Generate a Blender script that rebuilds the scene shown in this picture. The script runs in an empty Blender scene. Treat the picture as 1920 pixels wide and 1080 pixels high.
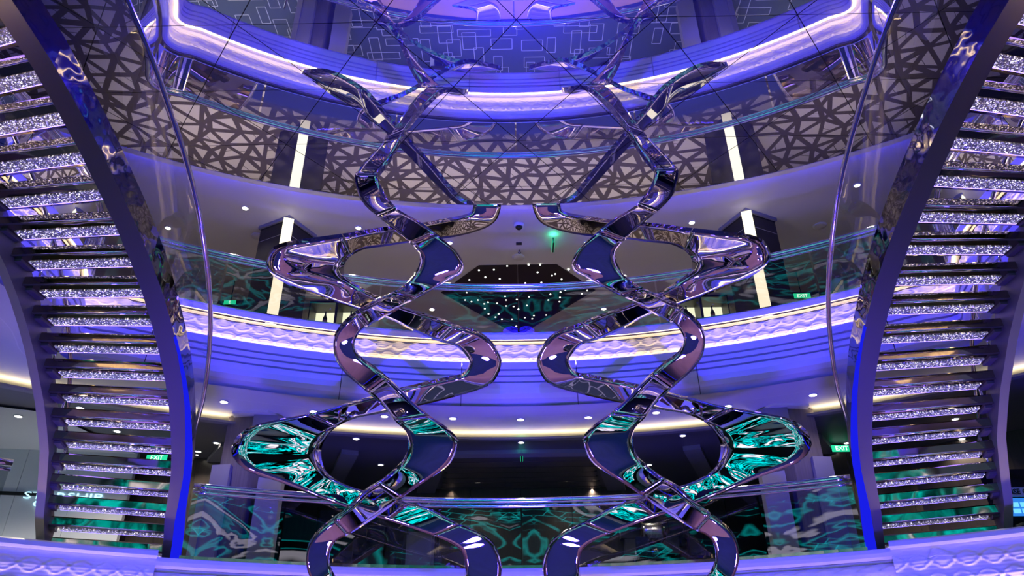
import bpy, bmesh, math, random
from mathutils import Vector, Matrix
from mathutils.geometry import delaunay_2d_cdt
random.seed(7)
scn = bpy.context.scene
COL = scn.collection
PI = math.pi

# ------------------------------------------------------------------ camera
F, TH, ROLL, EZ = 1390.0, math.radians(30.05), math.radians(0.6), 1.6
YAW = math.atan(15 / F * math.cos(TH))
fw = Vector((-math.sin(YAW) * math.cos(TH), math.cos(YAW) * math.cos(TH), math.sin(TH)))
r0 = Vector((math.cos(YAW), math.sin(YAW), 0)); u0 = r0.cross(fw)
ri = r0 * math.cos(ROLL) - u0 * math.sin(ROLL)
up = u0 * math.cos(ROLL) + r0 * math.sin(ROLL)
cam = bpy.data.cameras.new('camera'); camo = bpy.data.objects.new('camera', cam); COL.objects.link(camo)
M = Matrix((ri, up, -fw)).transposed().to_4x4(); M.translation = (0, 0, EZ)
camo.matrix_world = M
cam.sensor_width = 36; cam.lens = F / 1920 * 36; cam.clip_start = 0.05; cam.clip_end = 200
scn.camera = camo
def ray(px, py): return fw + ri * ((px - 960) / F) + up * ((540 - py) / F)
def atz(px, py, z):
    d = ray(px, py); return Vector((0, 0, EZ)) + d * ((z - EZ) / d.z)
def aty(px, py, y):
    d = ray(px, py); return Vector((0, 0, EZ)) + d * (y / d.y)

# ------------------------------------------------------------------ world, exposure
w = bpy.data.worlds.new('world'); scn.world = w; w.use_nodes = True
w.node_tree.nodes['Background'].inputs[0].default_value = (0.5, 0.5, 0.62, 1)
w.node_tree.nodes['Background'].inputs[1].default_value = 0.02
vs = scn.view_settings
vs.view_transform = 'Standard'; vs.look = 'None'; vs.gamma = 1; vs.use_curve_mapping = False; vs.exposure = 0.0
try:
    scn.cycles.max_bounces = 14; scn.cycles.glossy_bounces = 8; scn.cycles.transparent_max_bounces = 24
    scn.cycles.diffuse_bounces = 3; scn.cycles.sample_clamp_indirect = 4.0; scn.cycles.caustics_reflective = True
    scn.cycles.use_denoising = True
except Exception: pass

# ------------------------------------------------------------------ materials
MATS = {}
def node_mat(name):
    m = bpy.data.materials.new(name); m.use_nodes = True
    nt = m.node_tree; MATS[name] = m
    return m, nt, nt.nodes['Principled BSDF'], nt.nodes, nt.links
def pbr(name, col, rough=0.5, metal=0.0, emit=None, es=0.0, noise=0.0, nscale=8.0, bump=0.0, bscale=40.0, coat=0.0, spec=None):
    m, nt, b, N, L = node_mat(name)
    b.inputs['Base Color'].default_value = (*col, 1); b.inputs['Roughness'].default_value = rough; b.inputs['Metallic'].default_value = metal
    if coat: b.inputs['Coat Weight'].default_value = coat; b.inputs['Coat Roughness'].default_value = 0.05
    if spec is not None: b.inputs['Specular IOR Level'].default_value = spec
    if emit: b.inputs['Emission Color'].default_value = (*emit, 1); b.inputs['Emission Strength'].default_value = es
    if noise:
        tc = N.new('ShaderNodeTexCoord'); n = N.new('ShaderNodeTexNoise'); n.inputs['Scale'].default_value = nscale; n.inputs['Detail'].default_value = 5
        r = N.new('ShaderNodeMix'); r.data_type = 'RGBA'
        r.inputs[6].default_value = (*[c * (1 - noise) for c in col], 1); r.inputs[7].default_value = (*[min(1, c * (1 + noise)) for c in col], 1)
        L.new(tc.outputs['Object'], n.inputs['Vector']); L.new(n.outputs['Fac'], r.inputs[0]); L.new(r.outputs[2], b.inputs['Base Color'])
    if bump:
        tc = N.new('ShaderNodeTexCoord'); n2 = N.new('ShaderNodeTexNoise'); n2.inputs['Scale'].default_value = bscale
        bp = N.new('ShaderNodeBump'); bp.inputs['Strength'].default_value = bump; bp.inputs['Distance'].default_value = 0.02
        L.new(tc.outputs['Object'], n2.inputs['Vector']); L.new(n2.outputs['Fac'], bp.inputs['Height']); L.new(bp.outputs['Normal'], b.inputs['Normal'])
    return m
def emis(name, col, s):
    m, nt, b, N, L = node_mat(name)
    e = N.new('ShaderNodeEmission'); e.inputs[0].default_value = (*col, 1); e.inputs[1].default_value = s
    L.new(e.outputs[0], N['Material Output'].inputs[0]); return m
def wood(name, dark, light, scale=3.0, rough=0.35, axis='Z'):
    m, nt, b, N, L = node_mat(name)
    tc = N.new('ShaderNodeTexCoord'); mp = N.new('ShaderNodeMapping')
    mp.inputs['Scale'].default_value = {'Z': (14, 14, 0.7), 'X': (0.7, 14, 14), 'Y': (14, .7, 14)}[axis]
    n = N.new('ShaderNodeTexNoise'); n.inputs['Scale'].default_value = scale; n.inputs['Detail'].default_value = 6
    r = N.new('ShaderNodeMix'); r.data_type = 'RGBA'; r.inputs[6].default_value = (*dark, 1); r.inputs[7].default_value = (*light, 1)
    L.new(tc.outputs['Object'], mp.inputs[0]); L.new(mp.outputs[0], n.inputs['Vector']); L.new(n.outputs['Fac'], r.inputs[0]); L.new(r.outputs[2], b.inputs['Base Color'])
    b.inputs['Roughness'].default_value = rough
    return m
def glass(name, tint, base=0.05, rough=0.0, col=(1, 1, 1)):
    m, nt, b, N, L = node_mat(name)
    t = N.new('ShaderNodeBsdfTransparent'); t.inputs[0].default_value = (*tint, 1)
    g = N.new('ShaderNodeBsdfGlossy'); g.inputs['Roughness'].default_value = rough; g.inputs[0].default_value = (*col, 1)
    f = N.new('ShaderNodeFresnel'); f.inputs[0].default_value = 1.5
    a = N.new('ShaderNodeMath'); a.operation = 'ADD'; a.inputs[1].default_value = base; a.use_clamp = True
    mx = N.new('ShaderNodeMixShader')
    L.new(f.outputs[0], a.inputs[0]); L.new(a.outputs[0], mx.inputs[0]); L.new(t.outputs[0], mx.inputs[1]); L.new(g.outputs[0], mx.inputs[2])
    L.new(mx.outputs[0], N['Material Output'].inputs[0]); return m
def mirror_glare_haze(name):
    m, nt, b, N, L = node_mat(name)
    g = N.new('ShaderNodeBsdfGlossy'); g.inputs['Roughness'].default_value = 0.0; g.inputs[0].default_value = (.86, .86, .9, 1)
    d = N.new('ShaderNodeBsdfDiffuse'); d.inputs[0].default_value = (.8, .8, .85, 1)
    mx = N.new('ShaderNodeMixShader'); mx.inputs[0].default_value = 0.065  # diffuse share imitates the blue lens glare as a haze on the mirror
    L.new(g.outputs[0], mx.inputs[1]); L.new(d.outputs[0], mx.inputs[2]); L.new(mx.outputs[0], N['Material Output'].inputs[0]); return m
def wavy_metal(name, col, rough, strength, scale):
    m, nt, b, N, L = node_mat(name)
    b.inputs['Base Color'].default_value = (*col, 1); b.inputs['Metallic'].default_value = 1; b.inputs['Roughness'].default_value = rough
    tc = N.new('ShaderNodeTexCoord'); n = N.new('ShaderNodeTexNoise'); n.inputs['Scale'].default_value = scale; n.inputs['Detail'].default_value = 1.0
    bp = N.new('ShaderNodeBump'); bp.inputs['Strength'].default_value = strength; bp.inputs['Distance'].default_value = 0.05
    L.new(tc.outputs['Object'], n.inputs['Vector']); L.new(n.outputs['Fac'], bp.inputs['Height']); L.new(bp.outputs['Normal'], b.inputs['Normal'])
    return m
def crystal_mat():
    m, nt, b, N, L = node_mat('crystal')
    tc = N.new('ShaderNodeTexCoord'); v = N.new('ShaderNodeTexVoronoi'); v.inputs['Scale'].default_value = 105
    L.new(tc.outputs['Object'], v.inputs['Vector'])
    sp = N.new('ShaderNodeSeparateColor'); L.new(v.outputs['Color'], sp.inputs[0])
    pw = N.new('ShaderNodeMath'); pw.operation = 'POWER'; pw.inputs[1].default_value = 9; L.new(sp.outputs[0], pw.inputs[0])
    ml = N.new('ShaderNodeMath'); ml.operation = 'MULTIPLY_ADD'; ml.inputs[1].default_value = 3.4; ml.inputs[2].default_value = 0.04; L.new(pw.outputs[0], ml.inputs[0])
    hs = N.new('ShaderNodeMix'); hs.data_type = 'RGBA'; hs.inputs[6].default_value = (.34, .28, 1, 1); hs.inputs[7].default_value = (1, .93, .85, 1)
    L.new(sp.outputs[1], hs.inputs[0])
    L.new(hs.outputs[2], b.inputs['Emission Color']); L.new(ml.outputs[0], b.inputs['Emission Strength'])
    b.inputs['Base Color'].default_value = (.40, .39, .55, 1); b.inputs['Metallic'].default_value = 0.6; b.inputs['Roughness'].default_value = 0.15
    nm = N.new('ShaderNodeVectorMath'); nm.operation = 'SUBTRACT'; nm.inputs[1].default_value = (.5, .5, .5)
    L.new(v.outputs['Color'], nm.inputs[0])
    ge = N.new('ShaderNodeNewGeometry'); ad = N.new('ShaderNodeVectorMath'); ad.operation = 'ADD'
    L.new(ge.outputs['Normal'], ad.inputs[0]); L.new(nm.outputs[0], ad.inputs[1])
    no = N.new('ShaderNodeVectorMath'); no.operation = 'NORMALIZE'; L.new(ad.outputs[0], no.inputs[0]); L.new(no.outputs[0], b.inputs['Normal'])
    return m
def led_screen_mat():
    m, nt, b, N, L = node_mat('led_picture')
    tc = N.new('ShaderNodeTexCoord')
    def ramp(src, pts):
        r = N.new('ShaderNodeValToRGB'); L.new(src, r.inputs[0]); e = r.color_ramp.elements
        e[0].position, e[0].color = pts[0][0], (*pts[0][1], 1); e[1].position, e[1].color = pts[-1][0], (*pts[-1][1], 1)
        for p, c in pts[1:-1]:
            q = e.new(p); q.color = (*c, 1)
        return r.outputs[0]
    n = N.new('ShaderNodeTexNoise'); n.inputs['Scale'].default_value = .55; n.inputs['Detail'].default_value = 3; n.inputs['Distortion'].default_value = 2.2
    L.new(tc.outputs['Object'], n.inputs['Vector'])
    swirl = ramp(n.outputs['Fac'], [(.45, (0, 0, 0)), (.475, (.0, .75, .75)), (.51, (0, .012, .02)), (.56, (.0, .01, .02)), (.585, (.85, .8, .95)), (.635, (.7, .65, .85)), (.65, (.0, .01, .02)), (.70, (0, .5, .55)), (.715, (0, .01, .02))])
    br = N.new('ShaderNodeTexBrick'); br.inputs['Scale'].default_value = 2.2; br.inputs['Color1'].default_value = (0, .02, .03, 1); br.inputs['Color2'].default_value = (.0, .012, .02, 1)
    br.inputs['Mortar'].default_value = (0, .8, .85, 1); br.inputs['Mortar Size'].default_value = .012; br.offset = .37; br.squash = .6
    mp = N.new('ShaderNodeMapping'); mp.inputs['Rotation'].default_value = (PI / 2, 0, .35)
    L.new(tc.outputs['Object'], mp.inputs[0])
    n3 = N.new('ShaderNodeTexNoise'); n3.inputs['Scale'].default_value = .8
    L.new(tc.outputs['Object'], n3.inputs['Vector'])
    mv = N.new('ShaderNodeMix'); mv.data_type = 'VECTOR'; mv.inputs[0].default_value = .25
    L.new(mp.outputs[0], mv.inputs[4]); L.new(n3.outputs['Color'], mv.inputs[5]); L.new(mv.outputs[1], br.inputs['Vector'])
    n2 = N.new('ShaderNodeTexNoise'); n2.inputs['Scale'].default_value = .9; L.new(tc.outputs['Object'], n2.inputs['Vector'])
    msk = ramp(n2.outputs['Fac'], [(.50, (0, 0, 0)), (.56, (1, 1, 1))])
    mul = N.new('ShaderNodeMix'); mul.data_type = 'RGBA'; mul.blend_type = 'MULTIPLY'; mul.inputs[0].default_value = 1
    L.new(br.outputs['Color'], mul.inputs[6]); L.new(msk, mul.inputs[7])
    add = N.new('ShaderNodeMix'); add.data_type = 'RGBA'; add.blend_type = 'ADD'; add.inputs[0].default_value = 1
    L.new(swirl, add.inputs[6]); L.new(mul.outputs[2], add.inputs[7])
    e = N.new('ShaderNodeEmission'); e.inputs[1].default_value = 2.1; L.new(add.outputs[2], e.inputs[0]); L.new(e.outputs[0], N['Material Output'].inputs[0])
    return m
pbr('white_paint', (.80, .79, .78), .45)
pbr('wave_white', (.84, .80, .74), .5)
pbr('ceiling_paint', (.72, .69, .62), .6, noise=.03, nscale=1.5)
pbr('soffit_paint', (.74, .73, .72), .5)
pbr('dark_ceiling', (.10, .095, .105), .45)
pbr('dark_beam', (.20, .19, .21), .5)
wood('wood_ceiling', (.05, .045, .048), (.095, .085, .088), 2.0, .4, 'X')
wood('wood_wall', (.030, .025, .025), (.085, .068, .060), 3.0, .3)
wood('wood_pillar', (.09, .075, .09), (.18, .155, .18), 3.0, .35)
pbr('grey_panel', (.24, .23, .27), .4)
pbr('pale_wall', (.66, .70, .74), .4)
pbr('lounge_ceiling', (.66, .66, .67), .5)
pbr('carpet_brown', (.040, .028, .027), .9, noise=.2, nscale=60)
pbr('carpet_triangle', (.37, .33, .33), .9, noise=.06, nscale=40)
pbr('carpet_navy', (.016, .030, .075), .9, noise=.25, nscale=30)
pbr('carpet_line', (.42, .44, .52), .9)
pbr('lobby_floor', (.58, .30, .23), .45, noise=.30, nscale=1.2)
pbr('lobby_blue', (.02, .03, .14), .8, noise=.4, nscale=2)
pbr('black_gloss', (.008, .008, .010), .12)
pbr('black_matte', (.010, .010, .012), .5)
pbr('dark_wall', (.026, .022, .022), .4)
pbr('olive_wall', (.10, .10, .085), .5)
pbr('chrome', (.80, .80, .84), .08, 1.0)
pbr('dark_chrome', (.30, .27, .24), .10, 1.0)
wavy_metal('ribbon_steel', (.70, .66, .66), .015, .05, 1.6)
wavy_metal('ribbon_edge', (.34, .32, .34), .10, .5, 9)
wavy_metal('bronze_mirror', (.50, .42, .34), .05, .12, 3)
pbr('stringer_metal', (.15, .125, .15), .42, .2)
pbr('stringer_edge', (.40, .36, .28), .5, .2)
wavy_metal('stringer_mirror', (.24, .23, .22), .05, .2, 5)
mirror_glare_haze('ceiling_mirror')
pbr('joint_black', (.004, .004, .006), .6)
glass('rail_glass', (.62, .66, .66), .05)
glass('rail_glass_upper', (.70, .66, .62), .0)
glass('stair_glass', (.86, .88, .92), .02)
glass('shelf_glass', (.8, .9, .85), .05)
crystal_mat(); led_screen_mat()
emis('led_blue', (.03, .03, 1.0), 85)
emis('blue_soft_glow', (.012, .016, 1.0), .8)
emis('led_globe', (.02, .012, 1.0), 3600)
emis('led_purple', (.22, .14, 1.0), 6.0)
emis('led_warm', (1.0, .72, .36), 15.0)
emis('led_warm_top', (1.0, .72, .36), 7.0)
emis('led_warm_mid', (1.0, .70, .32), 16.0)
emis('led_warm_low', (1.0, .72, .36), 5.0)
emis('led_cove', (1.0, .80, .48), 11.0)
emis('light_panel', (1.0, .92, .70), 1.5)
emis('fill_white', (.92, .96, 1.0), 14.0)
emis('lamp_disc', (1.0, .92, .80), 14.0)
emis('star_point', (.95, 1.0, .95), 6.0)
emis('exit_green', (.02, .62, .30), 1.3)
emis('exit_white', (.8, 1.0, .9), 1.6)
emis('sign_cyan', (.45, .82, 1.0), 1.8)
emis('niche_glow', (.93, 1.0, .72), 1.5)
emis('screen_blue', (.03, .22, .75), 1.1)
emis('screen_light', (.15, .55, .95), 1.4)
pbr('label_white', (.62, .66, .60), .5)
pbr('bottle_glass', (.02, .05, .02), .1)
pbr('bottle_label', (.75, .42, .14), .4)
pbr('black_leather', (.02, .02, .022), .35)
pbr('grey_vinyl', (.12, .12, .125), .35)
pbr('brushed_steel', (.5, .48, .46), .25, 1.0)
pbr('block_blue', (.055, .065, .10), .5)
pbr('star_brown', (.022, .010, .010), .35)

# ------------------------------------------------------------------ helpers
ORG = {}
SX = [1]           # -1 mirrors what is built about the plane x = 0
def tag(o, label=None, cat=None, group=None, kind=None):
    if label: o['label'] = label
    if cat: o['category'] = cat
    if group: o['group'] = group
    if kind: o['kind'] = kind
    return o
def empty(name, loc, label=None, cat=None, group=None, kind=None):
    o = bpy.data.objects.new(name, None); COL.objects.link(o)
    loc = Vector((loc[0] * SX[0], loc[1], loc[2])); o.location = loc; ORG[o] = loc; o.empty_display_size = .1
    return tag(o, label, cat, group, kind)
def mesh(name, V, Fc, mat, parent=None, smooth=False, label=None, cat=None, group=None, kind=None, origin=None):
    s = SX[0]
    V = [Vector((v[0] * s, v[1], v[2])) for v in V]
    if s < 0: Fc = [tuple(reversed(f)) for f in Fc]
    if parent is not None: og = ORG[parent]
    elif origin is not None: og = Vector((origin[0] * s, origin[1], origin[2]))
    else:
        xs = [v.x for v in V]; ys = [v.y for v in V]; zs = [v.z for v in V]
        og = Vector(((min(xs) + max(xs)) / 2, (min(ys) + max(ys)) / 2, min(zs)))
    me = bpy.data.meshes.new(name); me.from_pydata([v - og for v in V], [], Fc); me.update()
    bm = bmesh.new(); bm.from_mesh(me); bmesh.ops.recalc_face_normals(bm, faces=bm.faces); bm.to_mesh(me); bm.free()
    mats = mat if isinstance(mat, (list, tuple)) else [mat]
    for k in mats: me.materials.append(MATS[k])
    if smooth:
        me.polygons.foreach_set('use_smooth', [True] * len(me.polygons))
    o = bpy.data.objects.new(name, me); COL.objects.link(o); ORG[o] = og
    if parent is not None: o.parent = parent
    else: o.location = og
    return tag(o, label, cat, group, kind)
def boxg(c, h, ax=None):
    c = Vector(c); ax = ax or (Vector((1, 0, 0)), Vector((0, 1, 0)), Vector((0, 0, 1)))
    V = [c + ax[0] * (h[0] * i) + ax[1] * (h[1] * j) + ax[2] * (h[2] * k) for k in (-1, 1) for j in (-1, 1) for i in (-1, 1)]
    return V, [(0, 2, 3, 1), (4, 5, 7, 6), (0, 1, 5, 4), (2, 6, 7, 3), (0, 4, 6, 2), (1, 3, 7, 5)]
def box(name, lo, hi, mat, parent=None, **k):
    c = [(a + b) / 2 for a, b in zip(lo, hi)]; h = [(b - a) / 2 for a, b in zip(lo, hi)]
    return mesh(name, *boxg(c, h), mat, parent, **k)
def obox(name, c, h, ang, mat, parent=None, **k):
    ca, sa = math.cos(ang), math.sin(ang)
    return mesh(name, *boxg(c, h, (Vector((ca, sa, 0)), Vector((-sa, ca, 0)), Vector((0, 0, 1)))), mat, parent, **k)
def tubeg(path, r, n=8, cap=True, closed=False):
    V, Fc = [], []; P = [Vector(p) for p in path]; m = len(P)
    for i, p in enumerate(P):
        if closed: t = P[(i + 1) % m] - P[i - 1]
        else: t = P[min(i + 1, m - 1)] - P[max(i - 1, 0)]
        t.normalize(); a = t.cross(Vector((0, 0, 1)))
        if a.length < 1e-3: a = t.cross(Vector((0, 1, 0)))
        a.normalize(); b = t.cross(a)
        for k in range(n):
            q = 2 * PI * k / n; V.append(p + a * (r * math.cos(q)) + b * (r * math.sin(q)))
    for i in range(m if closed else m - 1):
        j = (i + 1) % m
        for k in range(n):
            Fc.append((i * n + k, i * n + (k + 1) % n, j * n + (k + 1) % n, j * n + k))
    if cap and not closed: Fc += [tuple(range(n))[::-1], tuple(range((m - 1) * n, m * n))]
    return V, Fc
def tube(name, path, r, mat, parent=None, n=8, **k):
    return mesh(name, *tubeg(path, r, n), mat, parent, smooth=True, **k)
def lathe(name, c, prof, mat, parent=None, n=14, axis='Z', **k):
    V, Fc = [], []; c = Vector(c)
    for (r, z) in prof:
        for q in range(n):
            a = 2 * PI * q / n
            d = Vector((r * math.cos(a), r * math.sin(a), z)) if axis == 'Z' else Vector((z, r * math.cos(a), r * math.sin(a))) if axis == 'X' else Vector((r * math.cos(a), z, r * math.sin(a)))
            V.append(c + d)
    m = len(prof)
    for i in range(m - 1):
        for q in range(n): Fc.append((i * n + q, i * n + (q + 1) % n, (i + 1) * n + (q + 1) % n, (i + 1) * n + q))
    Fc += [tuple(range(n)), tuple(range((m - 1) * n, m * n))]
    return mesh(name, V, Fc, mat, parent, smooth=k.pop('smooth', True), **k)
def merge(parts):
    V, Fc = [], []
    for v, f in parts:
        o = len(V); V += list(v); Fc += [tuple(i + o for i in q) for q in f]
    return V, Fc
def sweepg(path, prof, closed_prof=False):
    """path: [(point2d, outward normal2d)], prof: [(n, z)]"""
    V, Fc = [], []; m = len(prof)
    for (p, nrm) in path:
        for (n, z) in prof: V.append((p[0] + nrm[0] * n, p[1] + nrm[1] * n, z))
    for i in range(len(path) - 1):
        for k in range(m if closed_prof else m - 1):
            a, b = k, (k + 1) % m
            Fc.append((i * m + a, i * m + b, (i + 1) * m + b, (i + 1) * m + a))
    if closed_prof: Fc += [tuple(range(m)), tuple(range((len(path) - 1) * m, len(path) * m))]
    return V, Fc
def sweep(name, path, prof, mat, parent=None, closed_prof=False, **k):
    return mesh(name, *sweepg(path, prof, closed_prof), mat, parent, **k)
def text_mesh(name, body, c, xdir, zdir, size, mat, parent, depth=.004, sx=1.0):
    cu = bpy.data.curves.new(name, 'FONT'); cu.body = body; cu.size = size; cu.extrude = depth; cu.align_x = 'CENTER'; cu.align_y = 'CENTER'; cu.resolution_u = 2
    t = bpy.data.objects.new(name, cu); me = bpy.data.meshes.new_from_object(t)
    bpy.data.objects.remove(t); x = Vector(xdir).normalized(); z = Vector(zdir).normalized(); y = x.cross(z)
    og = ORG[parent]
    for v in me.vertices:
        q = v.co; v.co = Vector(c) + x * (q.x * sx) + z * q.y + y * q.z - og
    me.materials.clear(); me.materials.append(MATS[mat])
    o = bpy.data.objects.new(name, me); COL.objects.link(o); o.parent = parent; ORG[o] = og
    return o

# ------------------------------------------------------------------ plan of the atrium
RA, YC = 8.8, 0.77
def arc_y(x): return YC + math.sqrt(max(0, RA * RA - x * x))
def smooth_path(pts, it=2):
    P = [Vector((p[0], p[1])) for p in pts]
    for _ in range(it):
        Q = [P[0]]
        for a, b in zip(P[:-1], P[1:]): Q += [a * .75 + b * .25, a * .25 + b * .75]
        Q.append(P[-1]); P = Q
    return P
def normals(P):
    out = []
    for i, p in enumerate(P):
        t = P[min(i + 1, len(P) - 1)] - P[max(i - 1, 0)]; t.normalize(); out.append((p, Vector((t.y, -t.x))))
    return out
leftA = [(-3.4, -4.9), (-3.4, 2.8), (-3.5, 3.25), (-3.9, 3.45), (-5.0, 3.45), (-5.35, 3.7), (-5.28, 4.2), (-5.13, 4.8), (-5.03, 5.4), (-5.0, 6.0), (-5.0, 6.6), (-5.05, 7.1), (-5.2, 7.5), (-5.32, 7.75), (-5.22, 7.95), (-4.95, arc_y(4.95))]
sA = smooth_path(leftA, 2)
arcL = [Vector((x, arc_y(x))) for x in [-4.8 + .2 * i for i in range(49)]]
outA = sA + arcL + [Vector((-p.x, p.y)) for p in reversed(sA)]
PA = normals(outA)               # normal points into the void (towards the camera side)
iA0 = next(i for i, p in enumerate(outA) if p.y > 3.4); iA1 = len(outA) - iA0
angB = [math.radians(a) for a in range(-75, 76, 2)]
outB = [Vector((RA * math.sin(a), YC + RA * math.cos(a))) for a in angB]
PB = normals(outB)
def resample(path, ds):
    out = [path[0]]; acc = 0
    P = [p for p, n in path]
    L = [0]
    for a, b in zip(P[:-1], P[1:]): L.append(L[-1] + (b - a).length)
    n = max(2, int(L[-1] / ds)); j = 0; res = []
    for k in range(n + 1):
        t = L[-1] * k / n
        while j < len(L) - 2 and L[j + 1] < t: j += 1
        f = (t - L[j]) / max(1e-9, L[j + 1] - L[j])
        nn = path[j][1].lerp(path[j + 1][1], f).normalized()
        res.append((P[j].lerp(P[j + 1], f), nn, t))
    return res
ZA, ZB, H = 6.36, 3.175, 8.43          # ledge tops, mirror height
FA, FB = 6.20, 3.02                    # deck floors
CA, SB, CB = 8.62, 5.27, 5.15          # upper ceiling, ring soffit, dark ceiling
W = 11.0

# ------------------------------------------------------------------ light fittings that wash the far balcony (they sit above the top of the view)
def spot(name, loc, aim, col, power, size, blend, label, rad=.06):
    e = empty(name, loc, label, 'spotlight', 'blue ceiling spotlights')
    d = (Vector(aim) - Vector(loc)).normalized()
    a = Vector((0, 0, 1)).cross(d).normalized(); b = d.cross(a)
    L0 = Vector(loc)
    V, Fc = tubeg([L0 - d * .14, L0 + d * .10], .075, 12)
    mesh('lamp_body', V, Fc, 'black_matte', e, smooth=False)
    mesh('lens', *tubeg([L0 + d * .085, L0 + d * .104], .066, 12), 'blue_soft_glow', e)
    tube('bracket', [L0 - d * .05, (loc[0], loc[1], H - .002)], .015, 'black_matte', e)
    li = bpy.data.lights.new('spot_beam', 'SPOT'); li.color = col; li.energy = power; li.spot_size = size; li.spot_blend = blend; li.shadow_soft_size = rad
    lo = bpy.data.objects.new('spot_beam', li); COL.objects.link(lo); lo.parent = e
    lo.location = d * .16; lo.rotation_euler = d.to_track_quat('-Z', 'Y').to_euler()
for x, ax in ((-3.0, -3.6), (0.0, 0.0), (3.0, 3.6)):
    spot('ceiling_spotlight', (x, 4.6, 8.22), (ax, 9.4, 5.4), (.10, .07, 1.0), 40, math.radians(88), .8, 'small black spotlight hanging from the mirror ceiling with a blue beam')

gl = empty('pendant_lamp', (0, 4.95, 7.98), 'round blue globe lamp hanging under the middle of the mirror ceiling', 'lamp')
LG = Vector((0, 4.95, 8.08))
bmg = bmesh.new(); bmesh.ops.create_uvsphere(bmg, u_segments=20, v_segments=12, radius=.10)
mesh('globe', [LG + v.co for v in bmg.verts], [tuple(v.index for v in f.verts) for f in bmg.faces], 'led_globe', gl, smooth=True); bmg.free()
tube('stem', [(0, 4.95, 8.17), (0, 4.95, H)], .012, 'black_matte', gl)
# blue floodlights on the lobby floor that wash the balcony fronts from below
for x, nm in ((-3.1, 'under the lounge side sculpture'), (0.0, 'between the two sculptures'), (3.1, 'under the kiosk side sculpture')):
    e = empty('floodlight', (x, 6.0, 0), 'black floor floodlight with a blue beam ' + nm, 'floodlight')
    d = (Vector((x * 1.1, 9.5, 5.5)) - Vector((x, 6.0, .22))).normalized(); L0 = Vector((x, 6.0, .22))
    mesh('lamp_body', *tubeg([L0 - d * .12, L0 + d * .08], .09, 14), 'black_matte', e)
    mesh('lens', *tubeg([L0 + d * .079, L0 + d * .085], .08, 14), 'blue_soft_glow', e)
    box('foot', (x - .12, 5.9, 0), (x + .12, 6.1, .02), 'black_matte', e)
    for sx in (-1, 1): box('yoke', (x + sx * .1 - .008, 5.98, .02), (x + sx * .1 + .008, 6.02, .26), 'black_matte', e)
    li = bpy.data.lights.new('beam', 'SPOT'); li.energy = 780; li.color = (.075, .045, 1.0); li.spot_size = math.radians(105); li.spot_blend = .9; li.shadow_soft_size = .3
    lo = bpy.data.objects.new('beam', li); COL.objects.link(lo); lo.parent = e; lo.location = (L0 + d * .12) - Vector((x, 6.0, 0)); lo.rotation_euler = d.to_track_quat('-Z', 'Y').to_euler()
# unseen warm fill lights added to brighten the lobby floor for the ribbon reflections
for (x, y) in ((-1.6, 1.2), (1.6, 1.2), (-1.6, 3.4), (1.6, 3.4)):
    e = empty('lobby_fill_light', (x, y, H - .1), 'added unseen warm fill light under the mirror ceiling over the lobby floor', 'spotlight', 'added lobby fill lights')
    mesh('lamp_body', *tubeg([(x, y, H - .001), (x, y, H - .10)], .06, 12), 'black_matte', e)
    mesh('lens', *tubeg([(x, y, H - .098), (x, y, H - .104)], .05, 12), 'lamp_disc', e)
    li = bpy.data.lights.new('beam', 'SPOT'); li.energy = 330; li.color = (1, .82, .74); li.spot_size = math.radians(75); li.spot_blend = .6; li.shadow_soft_size = .05
    lo = bpy.data.objects.new('beam', li); COL.objects.link(lo); lo.parent = e; lo.location = (0, 0, -.02); lo.rotation_euler = (math.radians(24 if y < 2 else 14), 0, 0)

# ------------------------------------------------------------------ floors
def ngon(name, P, z, mat, **k):
    return mesh(name, [(p[0], p[1], z) for p in P], [tuple(range(len(P)))], mat, **k)
floor = ngon('floor_lower', [(-W, -5), (W, -5), (W, 16), (-W, 16)], 0, 'lobby_floor', kind='structure', label='brown polished floor of the lowest deck')
mesh('inlay', [(x, y, .006) for x, y in [(6.0 * math.cos(a), 1.4 + 5.0 * math.sin(a)) for a in [2 * PI * i / 48 for i in range(48)]]], [tuple(range(48))], 'lobby_blue', floor, label='dark blue oval carpet inlay')
def slab(name, outline, zt, mat, label, yfar=16):
    P = [(-W, outline[0].y)] + [(p.x, p.y) for p in outline] + [(W, outline[-1].y), (W, yfar), (-W, yfar)]
    return ngon(name, P, zt, mat, kind='structure', label=label)
fa = slab('floor_upper', outA, FA, 'carpet_brown', 'upper deck carpet of brown bars and pale triangles')
fb = slab('floor_middle', outB, FB, 'carpet_navy', 'middle deck navy carpet with thin pale rectangles')
def inside_void_A(x, y):
    if y > arc_y(min(8, abs(x))) - .02 if abs(x) < 4.95 else False: return False
    if y < 3.4: return abs(x) < 3.5
    side = min(outA[:len(sA)], key=lambda p: abs(p.y - y)).x
    return abs(x) < -side + .05 and y < arc_y(min(8, abs(x)))
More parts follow.
